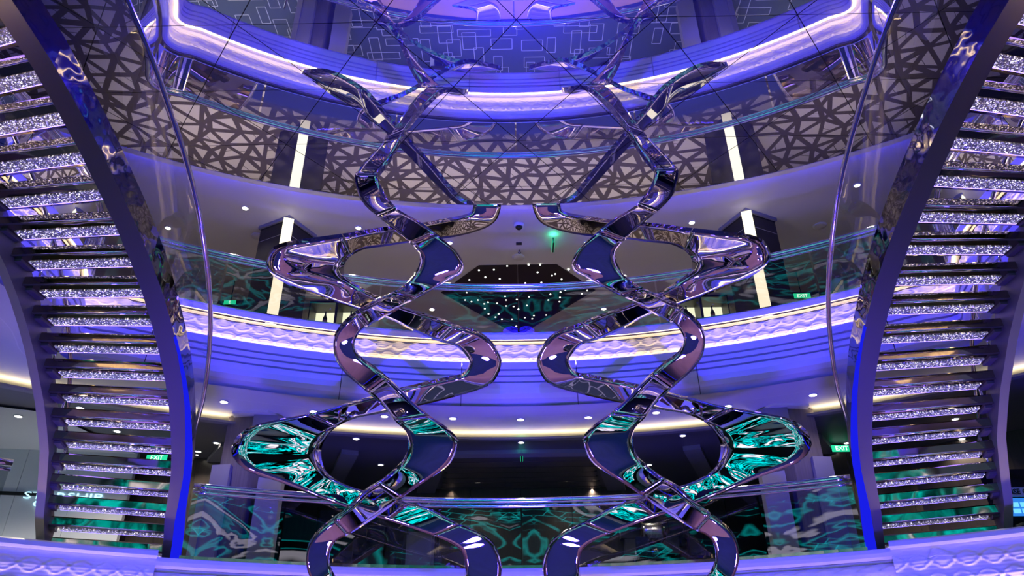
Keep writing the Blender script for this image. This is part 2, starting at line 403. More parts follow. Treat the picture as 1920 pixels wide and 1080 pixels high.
# pale triangles printed in the upper carpet
pts = []
ny = 0
y = 6.2
while y < 14.6:
    x = -8.4 + (ny % 2) * .19
    while x < 8.4:
        pts.append(Vector((x + random.uniform(-.13, .13), y + random.uniform(-.12, .12)))); x += .40
    y += .345; ny += 1
res = delaunay_2d_cdt(pts, [], [], 0, 1e-5)
TV, TF = [], []
for f in res[2]:
    a, b, c = (res[0][i] for i in f)
    cen = (a + b + c) / 3
    if inside_void_A(cen.x, cen.y) or cen.y > 14.5: continue
    if any((inside_void_A(q.x, q.y)) for q in (a, b, c)): continue
    def inset(a, b, c, d):
        P = [a, b, c]
        area = abs((b - a).cross(c - a)) / 2; per = (b - a).length + (c - b).length + (a - c).length
        rin = 2 * area / per
        k = 1 - d / rin
        if k < .15: return None
        inc = (a * (b - c).length + b * (c - a).length + c * (a - b).length) / per
        return [inc + (p - inc) * k for p in P]
    q = inset(a, b, c, random.choice((.036, .046, .058)))
    if not q: continue
    o = len(TV)
    if random.random() < .4:      # a split triangle: two shards with a thin dark bar between
        t = random.uniform(.25, .45); g = .05
        m1, m2 = q[0].lerp(q[1], t), q[0].lerp(q[2], t); n1, n2 = q[0].lerp(q[1], t + g), q[0].lerp(q[2], t + g)
        TV += [(p.x, p.y, FA + .003) for p in (q[0], m1, m2, n1, q[1], q[2], n2)]
        TF += [(o, o + 1, o + 2), (o + 3, o + 4, o + 5, o + 6)]
    else:
        TV += [(p.x, p.y, FA + .003) for p in q]; TF.append((o, o + 1, o + 2))
mesh('carpet_pattern', TV, TF, 'carpet_triangle', fa, kind='stuff')
# thin rectangles printed in the middle carpet
RV, RF = [], []
def rect_line(cx, cy, a, b, t=.007):
    for (x0, x1, y0, y1) in ((cx - a, cx + a, cy - b - t, cy - b + t), (cx - a, cx + a, cy + b - t, cy + b + t), (cx - a - t, cx - a + t, cy - b, cy + b), (cx + a - t, cx + a + t, cy - b, cy + b)):
        o = len(RV); RV.extend([(x0, y0, FB + .003), (x1, y0, FB + .003), (x1, y1, FB + .003), (x0, y1, FB + .003)]); RF.append((o, o + 1, o + 2, o + 3))
gy = 8.0
while gy < 14.2:
    gx = -7.5
    while gx < 7.5:
        x, y2 = gx + random.uniform(-.22, .22), gy + random.uniform(-.2, .2)
        a, b = random.choice(((.34, .09), (.10, .30), (.22, .14), (.14, .22), (.09, .2)))
        if y2 - b - .1 > arc_y(abs(x) + a): rect_line(x, y2, a, b)
        gx += .52
    gy += .42
mesh('carpet_pattern', RV, RF, 'carpet_line', fb, kind='stuff')

# ------------------------------------------------------------------ ceilings
ceil = ngon('ceiling_upper', [(-W, -5), (W, -5), (W, 16), (-W, 16)], CA, 'ceiling_paint', kind='structure', label='grey painted ceiling over the upper deck')
# dropped mirror raft
RC, RY = 10.5, -1.24
def raft_arc(R, n=40, xm=7.4): return [Vector((x, RY + math.sqrt(R * R - x * x))) for x in [-xm + 2 * xm * i / n for i in range(n + 1)]]
edge = raft_arc(RC)
raft_poly = [Vector((-7.4, -4.9)), Vector((7.4, -4.9))] + list(reversed(edge))
raft = empty('ceiling_mirror', (0, 4, H), kind='structure', label='dropped mirror ceiling of triangular panels over the atrium')
ngon('backing', raft_poly, H + .012, 'joint_black', parent=raft)
def clip(poly, conv):
    out = poly
    n = len(conv)
    for i in range(n):
        a, b = conv[i], conv[(i + 1) % n]; e = b - a
        def ins(p): return e.x * (p.y - a.y) - e.y * (p.x - a.x) >= -1e-9
        res = []
        for j in range(len(out)):
            p, q = out[j], out[(j + 1) % len(out)]
            if ins(p): res.append(p)
            if ins(p) != ins(q):
                d1 = e.x * (p.y - a.y) - e.y * (p.x - a.x); d2 = e.x * (q.y - a.y) - e.y * (q.x - a.x)
                res.append(p.lerp(q, d1 / (d1 - d2)))
        out = res
        if not out: return []
    return out
v1 = atz(968, 37, H); v2 = atz(1231, 33.5, H); v3 = atz(849, 163, H)
px_, py_ = (v2 - v1).length, abs(v3.y - v1.y)
off = (v3.x - v1.x) / px_
for r in range(-6, 4):
    for c in range(-7, 8):
        for tri in (0, 1):
            x0 = v1.x + (c + (.5 if r % 2 else 0)) * px_; yb = v1.y + r * py_
            T = [Vector((x0, yb)), Vector((x0 + px_, yb)), Vector((x0 + px_ / 2, yb + py_))] if tri == 0 else [Vector((x0 + px_, yb)), Vector((x0 + px_ * 1.5, yb + py_)), Vector((x0 + px_ / 2, yb + py_))]
            cen = (T[0] + T[1] + T[2]) / 3
            T = [p + (cen - p).normalized() * .009 for p in T]
            P = clip(T, raft_poly)
            if len(P) < 3: continue
            n = len(P)
            mesh('mirror_panel', [(p.x, p.y, H) for p in P], [tuple(range(n))], 'ceiling_mirror', raft)
rimp = [(p, (p - Vector((0, RY))).normalized() * -1) for p in edge]
sweep('raft_rim', rimp, [(0, H - .004), (-.10, H - .004), (-.10, H + .07), (-.02, H + .07), (-.02, H + .012)], 'white_paint', raft)
sweep('blue_cove_light', [(p, n) for p, n in rimp], [(-.03, H + .075), (-.075, H + .075), (-.075, H + .085), (-.03, H + .085)], 'led_blue', raft, closed_prof=True, label='hidden blue light strip on the raft edge')

# ring soffit and dark ceiling of the middle deck
ring = [Vector((RA * math.sin(a), YC + RA * math.cos(a))) for a in [math.radians(t) for t in range(-75, 76, 2)]]
def ring_path(R): return [Vector((R * math.sin(a), YC + R * math.cos(a))) for a in [math.radians(t) for t in range(-62, 63, 2)]]
sof_in = [p for p in outA]
P = [(p.x, p.y) for p in outA] + [(W, outA[-1].y), (W, 12.5), (-W, 12.5), (-W, outA[0].y)]
ngon('ceiling_soffit', P, SB, 'soffit_paint', kind='structure', label='pale soffit ring under the upper balcony')
dk = ring_path(RA + 1.02)
P = [(p.x, p.y) for p in dk] + [(W, dk[-1].y), (W, 16), (-W, 16), (-W, dk[0].y)]
cm = ngon('ceiling_middle', P, CB, 'dark_ceiling', kind='structure', label='dark ceiling of the middle deck with beams and downlights')
cpath = [(p, (Vector((0, YC)) - p).normalized()) for p in dk]
sweep('cove_lip', cpath, [(-.10, CB - .001), (0, CB - .001), (0, CB + .03), (-.02, CB + .03), (-.02, CB + .004), (-.10, CB + .004)], 'dark_beam', cm)
sweep('cove_light', cpath, [(-.03, CB + .02), (-.075, CB + .02), (-.075, CB + .032), (-.03, CB + .032)], 'led_cove', cm, closed_prof=True, label='warm light strip hidden in the cove')
# recessed plank field and its beams
for i in range(11):
    y0 = 11.35 + i * .30
    hw0 = 1.12 + (y0 - 11.3) * .16
    mesh('plank', *boxg((0, y0 + .14, CB - .012), (hw0, .135, .012)), 'wood_ceiling', cm)
for s in (-1, 1):
    for (xa, ya, xb, yb, wd) in ((1.3, 11.3, 1.95, 14.5, .16), (2.6, 11.0, 3.8, 14.3, .13), (4.3, 10.6, 6.2, 13.6, .13)):
        a, b = Vector((s * xa, ya, CB - .035)), Vector((s * xb, yb, CB - .035)); d = (b - a); L_ = d.length; d.normalize()
        mesh('beam', *boxg((a + b) / 2, (L_ / 2, wd, .035), (d, Vector((-d.y, d.x, 0)), Vector((0, 0, 1)))), 'dark_beam', cm)
mesh('beam', *boxg((0, 11.2, CB - .03), (1.45, .10, .03)), 'dark_beam', cm)

# ------------------------------------------------------------------ balcony fascias
def wave_disp(s, v):
    d = 0.0
    for c in (.31, .70):
        for ph in (0, PI):
            q = v - (c + .135 * math.sin(2 * PI * s / .47 + ph + (1.2 if c > .5 else 0)))
            d += .020 * math.exp(-(q / .026) ** 2)
        a = .135 * abs(math.sin(2 * PI * s / .47 + (1.2 if c > .5 else 0)))
        q = abs(v - c)
        if q < a: d += .028 * (1 - (q / max(a, 1e-3)) ** 2) * (a / .135)
    d += .0030 * math.sin(v * 2 * PI * 13 + .8 * math.sin(2 * PI * s / .5))
    return d
def wave_panels(path, z0, z1, n0, parent, plen=1.25, ds=.017, nv=46):
    R = resample(path, ds); per = max(1, int(plen / ds))
    i = 0
    while i < len(R) - 1:
        j = min(i + per, len(R) - 1)
        if len(R) - 1 - j < per // 3: j = len(R) - 1
        V, Fc = [], []
        for k in range(i, j + 1):
            p, n, s = R[k]
            for t in range(nv + 1):
                v = t / nv; d = n0 + wave_disp(s, v)
                V.append((p.x + n.x * d, p.y + n.y * d, z0 + (z1 - z0) * v))
        m = nv + 1
        for k in range(j - i):
            for t in range(nv): Fc.append((k * m + t, k * m + t + 1, (k + 1) * m + t + 1, (k + 1) * m + t))
        mesh('wave_panel', V, Fc, 'wave_white', parent, smooth=True)
        i = j
tA = empty('trim_1', (0, 9.57, SB), kind='structure', label='white upper balcony fascia with carved wave band and blue washed steps')
fullA = PA[iA0:iA1]
sweep('ledge', fullA, [(-.14, ZA), (.03, ZA), (.06, ZA - .012), (.072, ZA - .04), (.066, ZA - .112), (.056, ZA - .112), (.052, ZA - .088), (-.03, ZA - .088)], 'white_paint', tA)
wave_panels(PA[iA0:iA1], 5.86, 6.255, -.02, tA)
gro = []
zt = 5.835
prof = [(-.03, 5.862), (-.02, 5.848), (.100, 5.848), (.106, 5.872), (.124, 5.872), (.130, zt)]
for zg in (5.75, 5.66, 5.57):
    prof += [(.130, zg + .016), (.075, zg + .014), (.075, zg - .012), (.130, zg - .014)]
prof += [(.130, 5.48), (.108, 5.41), (.05, 5.36), (-.07, 5.315), (-.24, 5.282), (-.42, SB - .001)]
nf_ = len(fullA); cutf = sorted({0, nf_ - 1} | {min(range(nf_), key=lambda i: abs(fullA[i][0].x - x_) + (10 if fullA[i][0].y < 7.2 else 0)) for x_ in (-4.6, -2.45, -.8, .8, 2.45, 4.6)})
for a_, b_ in zip(cutf[:-1], cutf[1:]):
    sg2 = list(fullA[a_:b_ + 1])
    if b_ != nf_ - 1: sg2[-1] = (sg2[-1][0].lerp(sg2[-2][0], .04), sg2[-1][1])
    sweep('fascia_panel', sg2, prof, 'white_paint', tA)
sweep('wave_light', fullA, [(.055, 5.851), (.092, 5.851), (.092, 5.860), (.055, 5.860)], 'led_warm', tA, closed_prof=True, label='warm light strip along the foot of the wave band')
sweep('top_wave_light', fullA, [(.018, ZA - .098), (.048, ZA - .098), (.048, ZA - .092), (.018, ZA - .092)], 'led_warm_top', tA, closed_prof=True, label='warm light strip hidden under the ledge')
sweep('slab_edge', PA[:iA0 + 1], [(-.1, FA), (.06, FA), (.06, SB), (-.1, SB)], 'white_paint', tA)
sweep('slab_edge', PA[iA1 - 1:], [(-.1, FA), (.06, FA), (.06, SB), (-.1, SB)], 'white_paint', tA)
tB = empty('trim_2', (0, 9.57, 1.9), kind='structure', label='white middle balcony fascia with a violet lit ledge')
sweep('ledge', PB, [(-.16, ZB - .02), (-.03, ZB - .02), (-.03, ZB - .005), (.03, ZB - .005), (.09, ZB - .02), (.10, ZB - .06), (.09, ZB - .10), (.0, ZB - .12)], 'white_paint', tB)
wave_panels([q for q in PB if abs(q[0].x) < 4.6], 2.66, 3.055, -.02, tB, ds=.04, nv=24)
sweep('fascia', PB, [(-.05, 3.06), (-.03, 2.66), (.06, 2.648), (.062, 2.68), (.085, 2.68), (.085, 2.2), (.0, 2.08), (-.4, 2.07)], 'white_paint', tB)
sweep('wave_light', PB, [(.004, 2.652), (.044, 2.652), (.044, 2.664), (.004, 2.664)], 'led_warm_low', tB, closed_prof=True)
P = [(p.x, p.y) for p in outB] + [(W, outB[-1].y), (W, 16), (-W, 16), (-W, outB[0].y)]
ngon('ceiling_lower', P, 2.07, 'soffit_paint', kind='structure', label='pale soffit over the lowest deck')
for s in (1, -1):
    SX[0] = s
    side = 'beside the lounge sign wall' if s > 0 else 'beside the card kiosk'
    pl = empty('stair_plinth', (-4.9, 8.2, 2.6), 'white stair plinth with carved wave front ' + side, 'plinth')
    aa = [math.radians(t) for t in [-41.5 + .5 * i for i in range(29)]]
    pp = normals([Vector((RA * math.sin(a), YC + RA * math.cos(a))) for a in aa])
    sweep('cap', pp, [(.012, ZB + .055), (.12, ZB + .055), (.155, ZB + .035), (.16, ZB - .01), (.14, ZB - .035), (.012, ZB - .035)], 'white_paint', pl, closed_prof=True)
    sweep('core', pp, [(.012, ZB - .036), (.085, ZB - .036), (.085, 2.62), (.012, 2.62)], 'white_paint', pl, closed_prof=True)
    wave_panels(pp, 2.66, 3.13, .088, pl, plen=3)
    sweep('light_shelf', pp, [(.05, 2.64), (.19, 2.64), (.19, 2.67), (.175, 2.67), (.175, 2.648), (.05, 2.648)], 'white_paint', pl, closed_prof=True)
    sweep('wave_light', pp, [(.125, 2.650), (.165, 2.650), (.165, 2.660), (.125, 2.660)], 'led_warm_mid', pl, closed_prof=True)
SX[0] = 1

# ------------------------------------------------------------------ walls
wood_kw = dict(kind='structure')
wb = box('wall_back', (-W, 14.7, 0), (W, 14.9, CA), 'wood_wall', kind='structure', label='dark wood back wall behind both balconies')
box('wall_left', (-W - .2, -5, 0), (-W, 16, CA), 'dark_wall', kind='structure', label='dark side wall on the lounge side')
box('wall_right', (W, -5, 0), (W + .2, 16, CA), 'dark_wall', kind='structure', label='dark side wall on the kiosk side')
box('wall_front', (-W, -5.2, 0), (W, -5, CA), 'dark_wall', kind='structure', label='dark wall behind the viewpoint that carries the screen')
# upper deck inner walls on both sides of the lobby
for s in (1, -1):
    SX[0] = s
    wn = 'wall_upper_left' if s > 0 else 'wall_upper_right'
    u = empty(wn, (-6.5, 12.6, FA), kind='structure', label='dark panelled upper deck wall ' + ('with lit bottle niches' if s > 0 else 'with lit bottle niches by the green exit sign'))
    for k in range(6):
        x1 = -4.9 - k * 1.0
        box('wall_panel', (x1 - .99, 12.55, FA), (x1, 12.7, CA - .25), 'dark_wall', u)
    box('wall_header', (-W, 12.45, CA - .26), (-4.9, 12.72, CA), 'olive_wall', u)
SX[0] = 1

# ------------------------------------------------------------------ led screen behind the viewpoint
for (nm, x_, z0, z1, nt) in (('upper', 3.6, 4.6, 8.2, 6), ('lower', 9.6, .5, 3.9, 14)):
    sc_ = empty('video_wall', (0, -4.85, z0), 'video wall glowing with cyan circuits and white swirls, the ' + ('narrow one above' if nm == 'upper' else 'wide one below'), 'screen')
    for i in range(nt):
        w_ = 2 * x_ / nt; x0 = -x_ + i * w_
        box('screen_tile', (x0, -4.95, z0), (x0 + w_ - .004, -4.86, z1), 'led_picture', sc_)
    box('screen_frame', (-x_ - .08, -4.99, z0 - .08), (x_ + .08, -4.952, z1 + .08), 'black_matte', sc_)

# ------------------------------------------------------------------ ribbon sculptures
A_L = [(665, 326), (668, 350), (680, 380), (727, 421), (782, 469), (787, 487), (782, 506), (767, 528), (719, 557), (678, 584), (649, 606), (630, 628), (625, 647), (630, 676), (649, 702), (682, 730), (713, 757), (740, 785), (757, 803), (765, 825), (763, 847), (753, 867), (723, 893), (690, 918), (657, 952), (618, 982), (587, 1010), (576, 1034), (574, 1055), (580, 1080), (600, 1110), (660, 1150)]
A_R = [(707, 326), (715, 352), (745, 391), (790, 417), (827, 447), (856, 473), (869, 495), (864, 513), (841, 526), (782, 558), (741, 584), (693, 610), (675, 623), (665.5, 639), (665.5, 654), (675, 673), (701, 691), (734, 717), (773, 752), (807, 780), (837, 800), (857, 820), (859, 835), (843, 870), (807, 897), (773, 920), (719, 960), (660, 999), (632, 1013), (620, 1031), (618, 1052), (625, 1076), (650, 1100), (700, 1130)]
A_anch = [(0, (665, 326), (707, 326)), (.4, (727, 421), (757, 398)), (.75, (775, 463), (827, 447)), (1, (787, 487), (869, 495)), (1.2, (770, 525), (845, 525)), (1.5, (719, 557), (741, 584)), (1.8, (660, 597), (683, 617)), (2, (625, 647), (665.5, 646)),
          (2.25, (649, 702), (685, 680)), (2.5, (713, 757), (745, 727)), (2.78, (748, 793), (820, 789)), (3, (765, 825), (859, 835)), (3.22, (750, 870), (830, 880)), (3.5, (690, 918), (719, 960)), (3.8, (618, 982), (645, 1006)), (4, (574, 1055), (618, 1052)), (5, (660, 1150), (700, 1130))]
B_L = [(888, 383), (885, 400), (873, 407), (840, 414), (797, 423), (718, 433), (667, 442), (587, 453), (542, 460), (515, 467), (502, 484), (500, 502), (509, 515), (547, 538), (578, 549), (649, 573), (730, 598), (767, 617), (819, 639), (856, 650), (878, 672), (880, 685), (867, 706), (849, 711), (790, 724), (753, 732), (696, 747), (646, 760), (576, 776), (523, 786), (484, 795), (453, 809), (435, 830), (433, 848), (453, 876), (484, 890), (548, 911), (597, 931), (652, 952), (700, 967), (762, 987), (825, 1009), (856, 1025), (869, 1041), (872, 1080), (860, 1100), (800, 1125)]
B_R = [(940, 383), (935, 405), (920, 423), (880, 438), (830, 448), (785, 452), (720, 462), (684, 467), (658, 480), (646, 495), (645, 508), (649, 524), (675, 542), (702, 558), (760, 580), (819, 598), (864, 618), (882, 622), (908, 632), (930, 654), (941, 678), (934, 702), (915, 724), (856, 743), (797, 758), (710, 776), (667, 784), (629, 802), (608, 827), (602, 851), (611, 883), (639, 904), (682, 920), (759, 940), (803, 952), (850, 978), (900, 1000), (925, 1019), (939, 1047), (941, 1080), (925, 1115), (860, 1150)]
B_anch = [(0, (888, 383), (940, 383)), (.3, (840, 414), (850, 444)), (.5, (718, 433), (720, 462)), (.7, (650, 445), (662, 477)), (1, (500, 502), (645, 508)), (1.3, (630, 567), (668, 538)), (1.45, (690, 585), (718, 563)), (1.75, (843, 646), (872, 620)), (2, (880, 685), (941, 678)),
          (2.25, (849, 711), (870, 739)), (2.5, (753, 732), (765, 763)), (2.7, (650, 759), (655, 789)), (3, (433, 848), (602, 851)), (3.3, (597, 931), (630, 898)), (3.5, (652, 952), (690, 922)), (3.75, (800, 1000), (840, 972)), (4, (872, 1080), (941, 1080)), (5, (800, 1125), (860, 1150))]
def catmull(P, k=6):
    out = []
    for i in range(len(P) - 1):
        p0, p1, p2, p3 = P[max(0, i - 1)], P[i], P[i + 1], P[min(len(P) - 1, i + 2)]
        for j in range(k):
            t = j / k
            out.append((p1 * 2 + (p2 - p0) * t + (p0 * 2 - p1 * 5 + p2 * 4 - p3) * t * t + (p1 * 3 - p0 - p2 * 3 + p3) * t ** 3) * .5)
    out.append(P[-1]); return out
def arcl(P, a, b, n):
    ia = min(range(len(P)), key=lambda i: (P[i] - Vector(a)).length); ib = min(range(len(P)), key=lambda i: (P[i] - Vector(b)).length)
    Q = P[ia:ib + 1]; L = [0]
    for u, v in zip(Q[:-1], Q[1:]): L.append(L[-1] + (v - u).length)
    out = []; j = 0
    for k in range(n):
        t = L[-1] * k / n
        while j < len(L) - 2 and L[j + 1] < t: j += 1
        out.append(Q[j].lerp(Q[j + 1], (t - L[j]) / max(1e-9, L[j + 1] - L[j])))
    return out, Q[-1]
def strand(PL, PR, anch, offs, xfun, gfun, NS=30):
    PL = catmull([Vector(p) for p in PL]); PR = catmull([Vector(p) for p in PR]); rows = []
    for s in range(len(anch) - 1):
        n_ = max(4, int(round(NS * (anch[s + 1][0] - anch[s][0]))))
        l, le = arcl(PL, anch[s][1], anch[s + 1][1], n_); r, re_ = arcl(PR, anch[s][2], anch[s + 1][2], n_)
        for k in range(n_): rows.append((l[k], r[k], anch[s][0] + (anch[s + 1][0] - anch[s][0]) * k / n_))
    rows.append((le, re_, float(anch[-1][0])))
    am = [(a_[1][1] + a_[2][1]) / 2 for a_ in anch if a_[0] == int(a_[0])]
    # re-time by the length of the middle line between turns, then give every edge point its depth
    cum = [0]
    for u, v in zip(rows[:-1], rows[1:]): cum.append(cum[-1] + ((v[0] + v[1]) / 2 - (u[0] + u[1]) / 2).length + 1e-6)
    ktl = [cum[min(range(len(rows)), key=lambda i: abs(rows[i][2] - a_[0]))] for a_ in anch if a_[0] == int(a_[0])]
    nn = int(cum[-1] / 7.0); uni = []; j = 0
    for i in range(nn + 1):
        c_ = cum[-1] * i / nn
        while j < len(cum) - 2 and cum[j + 1] < c_: j += 1
        f_ = (c_ - cum[j]) / (cum[j + 1] - cum[j])
        uni.append((rows[j][0].lerp(rows[j + 1][0], f_), rows[j][1].lerp(rows[j + 1][1], f_), 0))
    rows = uni; cum = [cum[-1] * i / nn for i in range(nn + 1)]
    knots = [(k, min(range(len(rows)), key=lambda i: abs(cum[i] - c_))) for k, c_ in enumerate(ktl)]
    D = []
    for i, (l, r, t) in enumerate(rows):
        k = max(j for j in range(len(knots) - 1) if knots[j][1] <= i)
        ft = (cum[i] - cum[knots[k][1]]) / (cum[knots[k + 1][1]] - cum[knots[k][1]])
        q = min(1, max(0, (ft - .15) / .70)); q = q * q * (3 - 2 * q)
        g0, g1 = gfun(k), gfun(k + 1); w0 = max(0, 1 - (k + ft) * 3.0)
        row = []
        for p in (l, r):
            x = abs(aty(p.x, p.y, 8.5).x)
            my = (l.y + r.y) / 2; gx = xfun(k) * (1 - q) + xfun(k + 1) * q
            y = arc_y(x) - offs(x) + g0 * (my - am[k]) * (1 - q) + g1 * (my - am[k + 1]) * q + gx * (p.y - my)
            row.append(y * (1 - w0) + atz(p.x, p.y, H).y * w0)
        D.append(row)
    for _ in range(36):
        D = [D[0]] + [[(D[i - 1][c] + 2 * D[i][c] + D[i + 1][c]) / 4 for c in (0, 1)] for i in range(1, len(D) - 1)] + [D[-1]]
    out = []
    for i, (l, r, t) in enumerate(rows):
        a_, b_ = aty(l.x, l.y, D[i][0]), aty(r.x, r.y, D[i][1])
        if i == 0: a_, b_ = atz(l.x, l.y, H), atz(r.x, r.y, H)
        out.append((a_, b_))
    cuts = []
    for u, v in zip(knots[:-1], knots[1:]): cuts += [(u[1] + v[1]) // 2] if v[1] - u[1] < 30 else [u[1] + (v[1] - u[1]) * 2 // 5, u[1] + (v[1] - u[1]) * 3 // 4]
    return out, cuts
def ribbon_panels(rows, parent, name, cuts, th=.07):
    # one bent sheet per panel: mirror face towards the viewer, thickness behind
    n = len(rows); nrm = []
    for i in range(n):
        a, b = rows[max(0, i - 1)], rows[min(n - 1, i + 1)]
        t = ((b[0] + b[1]) - (a[0] + a[1])).normalized(); c = (rows[i][1] - rows[i][0]).normalized()
        k = t.cross(c).normalized()
        view = ((rows[i][0] + rows[i][1]) / 2 - Vector((0, 0, EZ))).normalized()
        if k.dot(view) < 0: k = -k
        nrm.append(k)
    for _ in range(2): nrm = [(nrm[max(0, i - 1)] + nrm[i] * 2 + nrm[min(n - 1, i + 1)]).normalized() for i in range(n)]
    cuts = [0] + cuts + [n - 1]
    M_ = 6
    for a, b in zip(cuts[:-1], cuts[1:]):
        V, Fc = [], []
        idx = list(range(a, b + 1))
        for q, i in enumerate(idx):
            l, r = rows[i]
            if q == 0 and a != 0: l, r = l.lerp(rows[i + 1][0], .06), r.lerp(rows[i + 1][1], .06)
            if q == len(idx) - 1 and b != n - 1: l, r = l.lerp(rows[i - 1][0], .06), r.lerp(rows[i - 1][1], .06)
            for m in range(M_ + 1): V.append(l.lerp(r, m / M_))
            for m in range(M_ + 1):
                v = l.lerp(r, m / M_) + nrm[i] * th
                if v.z > H - .004: v.z = H - .004 if rows[i][0].z < H - .02 else v.z
                V.append(v)
        st = 2 * (M_ + 1); E = []
        for q in range(len(idx) - 1):
            for m in range(M_):
                Fc.append((q * st + m, q * st + m + 1, (q + 1) * st + m + 1, (q + 1) * st + m))
                Fc.append((q * st + M_ + 1 + m, (q + 1) * st + M_ + 1 + m, (q + 1) * st + M_ + 2 + m, q * st + M_ + 2 + m))
            E.append((q * st, (q + 1) * st, (q + 1) * st + M_ + 1, q * st + M_ + 1))
            E.append((q * st + M_, q * st + 2 * M_ + 1, (q + 1) * st + 2 * M_ + 1, (q + 1) * st + M_))
        q = len(idx) - 1
        E.append(tuple([m for m in range(M_ + 1)] + [2 * M_ + 1 - m for m in range(M_ + 1)]))
        E.append(tuple([q * st + m for m in range(M_ + 1)] + [q * st + 2 * M_ + 1 - m for m in range(M_ + 1)]))
        nf = len(Fc)
        o = mesh(name, V, Fc + E, ['ribbon_steel', 'ribbon_edge'], parent)
        pol = o.data.polygons
        for k in range(len(pol)):
            if k >= nf: pol[k].material_index = 1
            else: pol[k].use_smooth = True
rowsA, cutsA = strand(A_L, A_R, A_anch, lambda x: 1.15, lambda k: (.0125, .0125, .0100, .0050, .0050, .0050)[k], lambda k: (.0066, .0070, .0060, .0030, .0034, .0034)[k])
rowsB, cutsB = strand(B_L, B_R, B_anch, lambda x: .50 + .09 * x, lambda k: (.0125, .0125, .0100, .0018, .0040, .0040)[k], lambda k: (.0066, .0070, .0060, .0014, .0028, .0028)[k])
for s in (1, -1):
    SX[0] = s
    e = empty('ribbon_sculpture', (-1.8, 8.6, H), 'mirror polished zigzag ribbon sculpture hanging from the mirror ceiling beside the ' + ('lounge side staircase' if s > 0 else 'kiosk side staircase'), 'sculpture', 'twin ribbon sculptures')
    ribbon_panels(rowsA, e, 'front_ribbon_panel', cutsA)
    ribbon_panels(rowsB, e, 'rear_ribbon_panel', cutsB)
SX[0] = 1

# ------------------------------------------------------------------ staircases
INN = [(-4.20, 9.00), (-4.10, 8.73), (-4.01, 8.46), (-3.91, 8.21), (-3.81, 7.96), (-3.73, 7.70), (-3.66, 7.42), (-3.60, 7.14), (-3.56, 6.86), (-3.535, 6.57), (-3.52, 6.27), (-3.52, 5.98), (-3.54, 5.69), (-3.575, 5.40), (-3.62, 5.08), (-3.67, 4.77), (-3.74, 4.46), (-3.82, 4.15), (-3.93, 3.85), (-4.05, 3.56)]
OUT = [(-5.28, 8.52), (-5.19, 8.26), (-5.11, 8.01), (-5.02, 7.80), (-4.95, 7.61), (-4.87, 7.40), (-4.82, 7.18), (-4.77, 6.95), (-4.735, 6.71), (-4.70, 6.47), (-4.68, 6.22), (-4.675, 5.97), (-4.69, 5.72), (-4.73, 5.47), (-4.77, 5.21), (-4.82, 4.95), (-4.89, 4.68), (-4.97, 4.42), (-5.07, 4.16), (-5.18, 3.90)]
ZT = lambda i: 3.30 + .17 * i
def pin(i):
    i0 = max(0, min(18, int(math.floor(i)))); f = i - i0
    return Vector(INN[i0]).lerp(Vector(INN[i0 + 1]), f)
def pout(i):
    i0 = max(0, min(18, int(math.floor(i)))); f = i - i0
    return Vector(OUT[i0]).lerp(Vector(OUT[i0 + 1]), f)
def v3(p, z): return Vector((p.x, p.y, z))
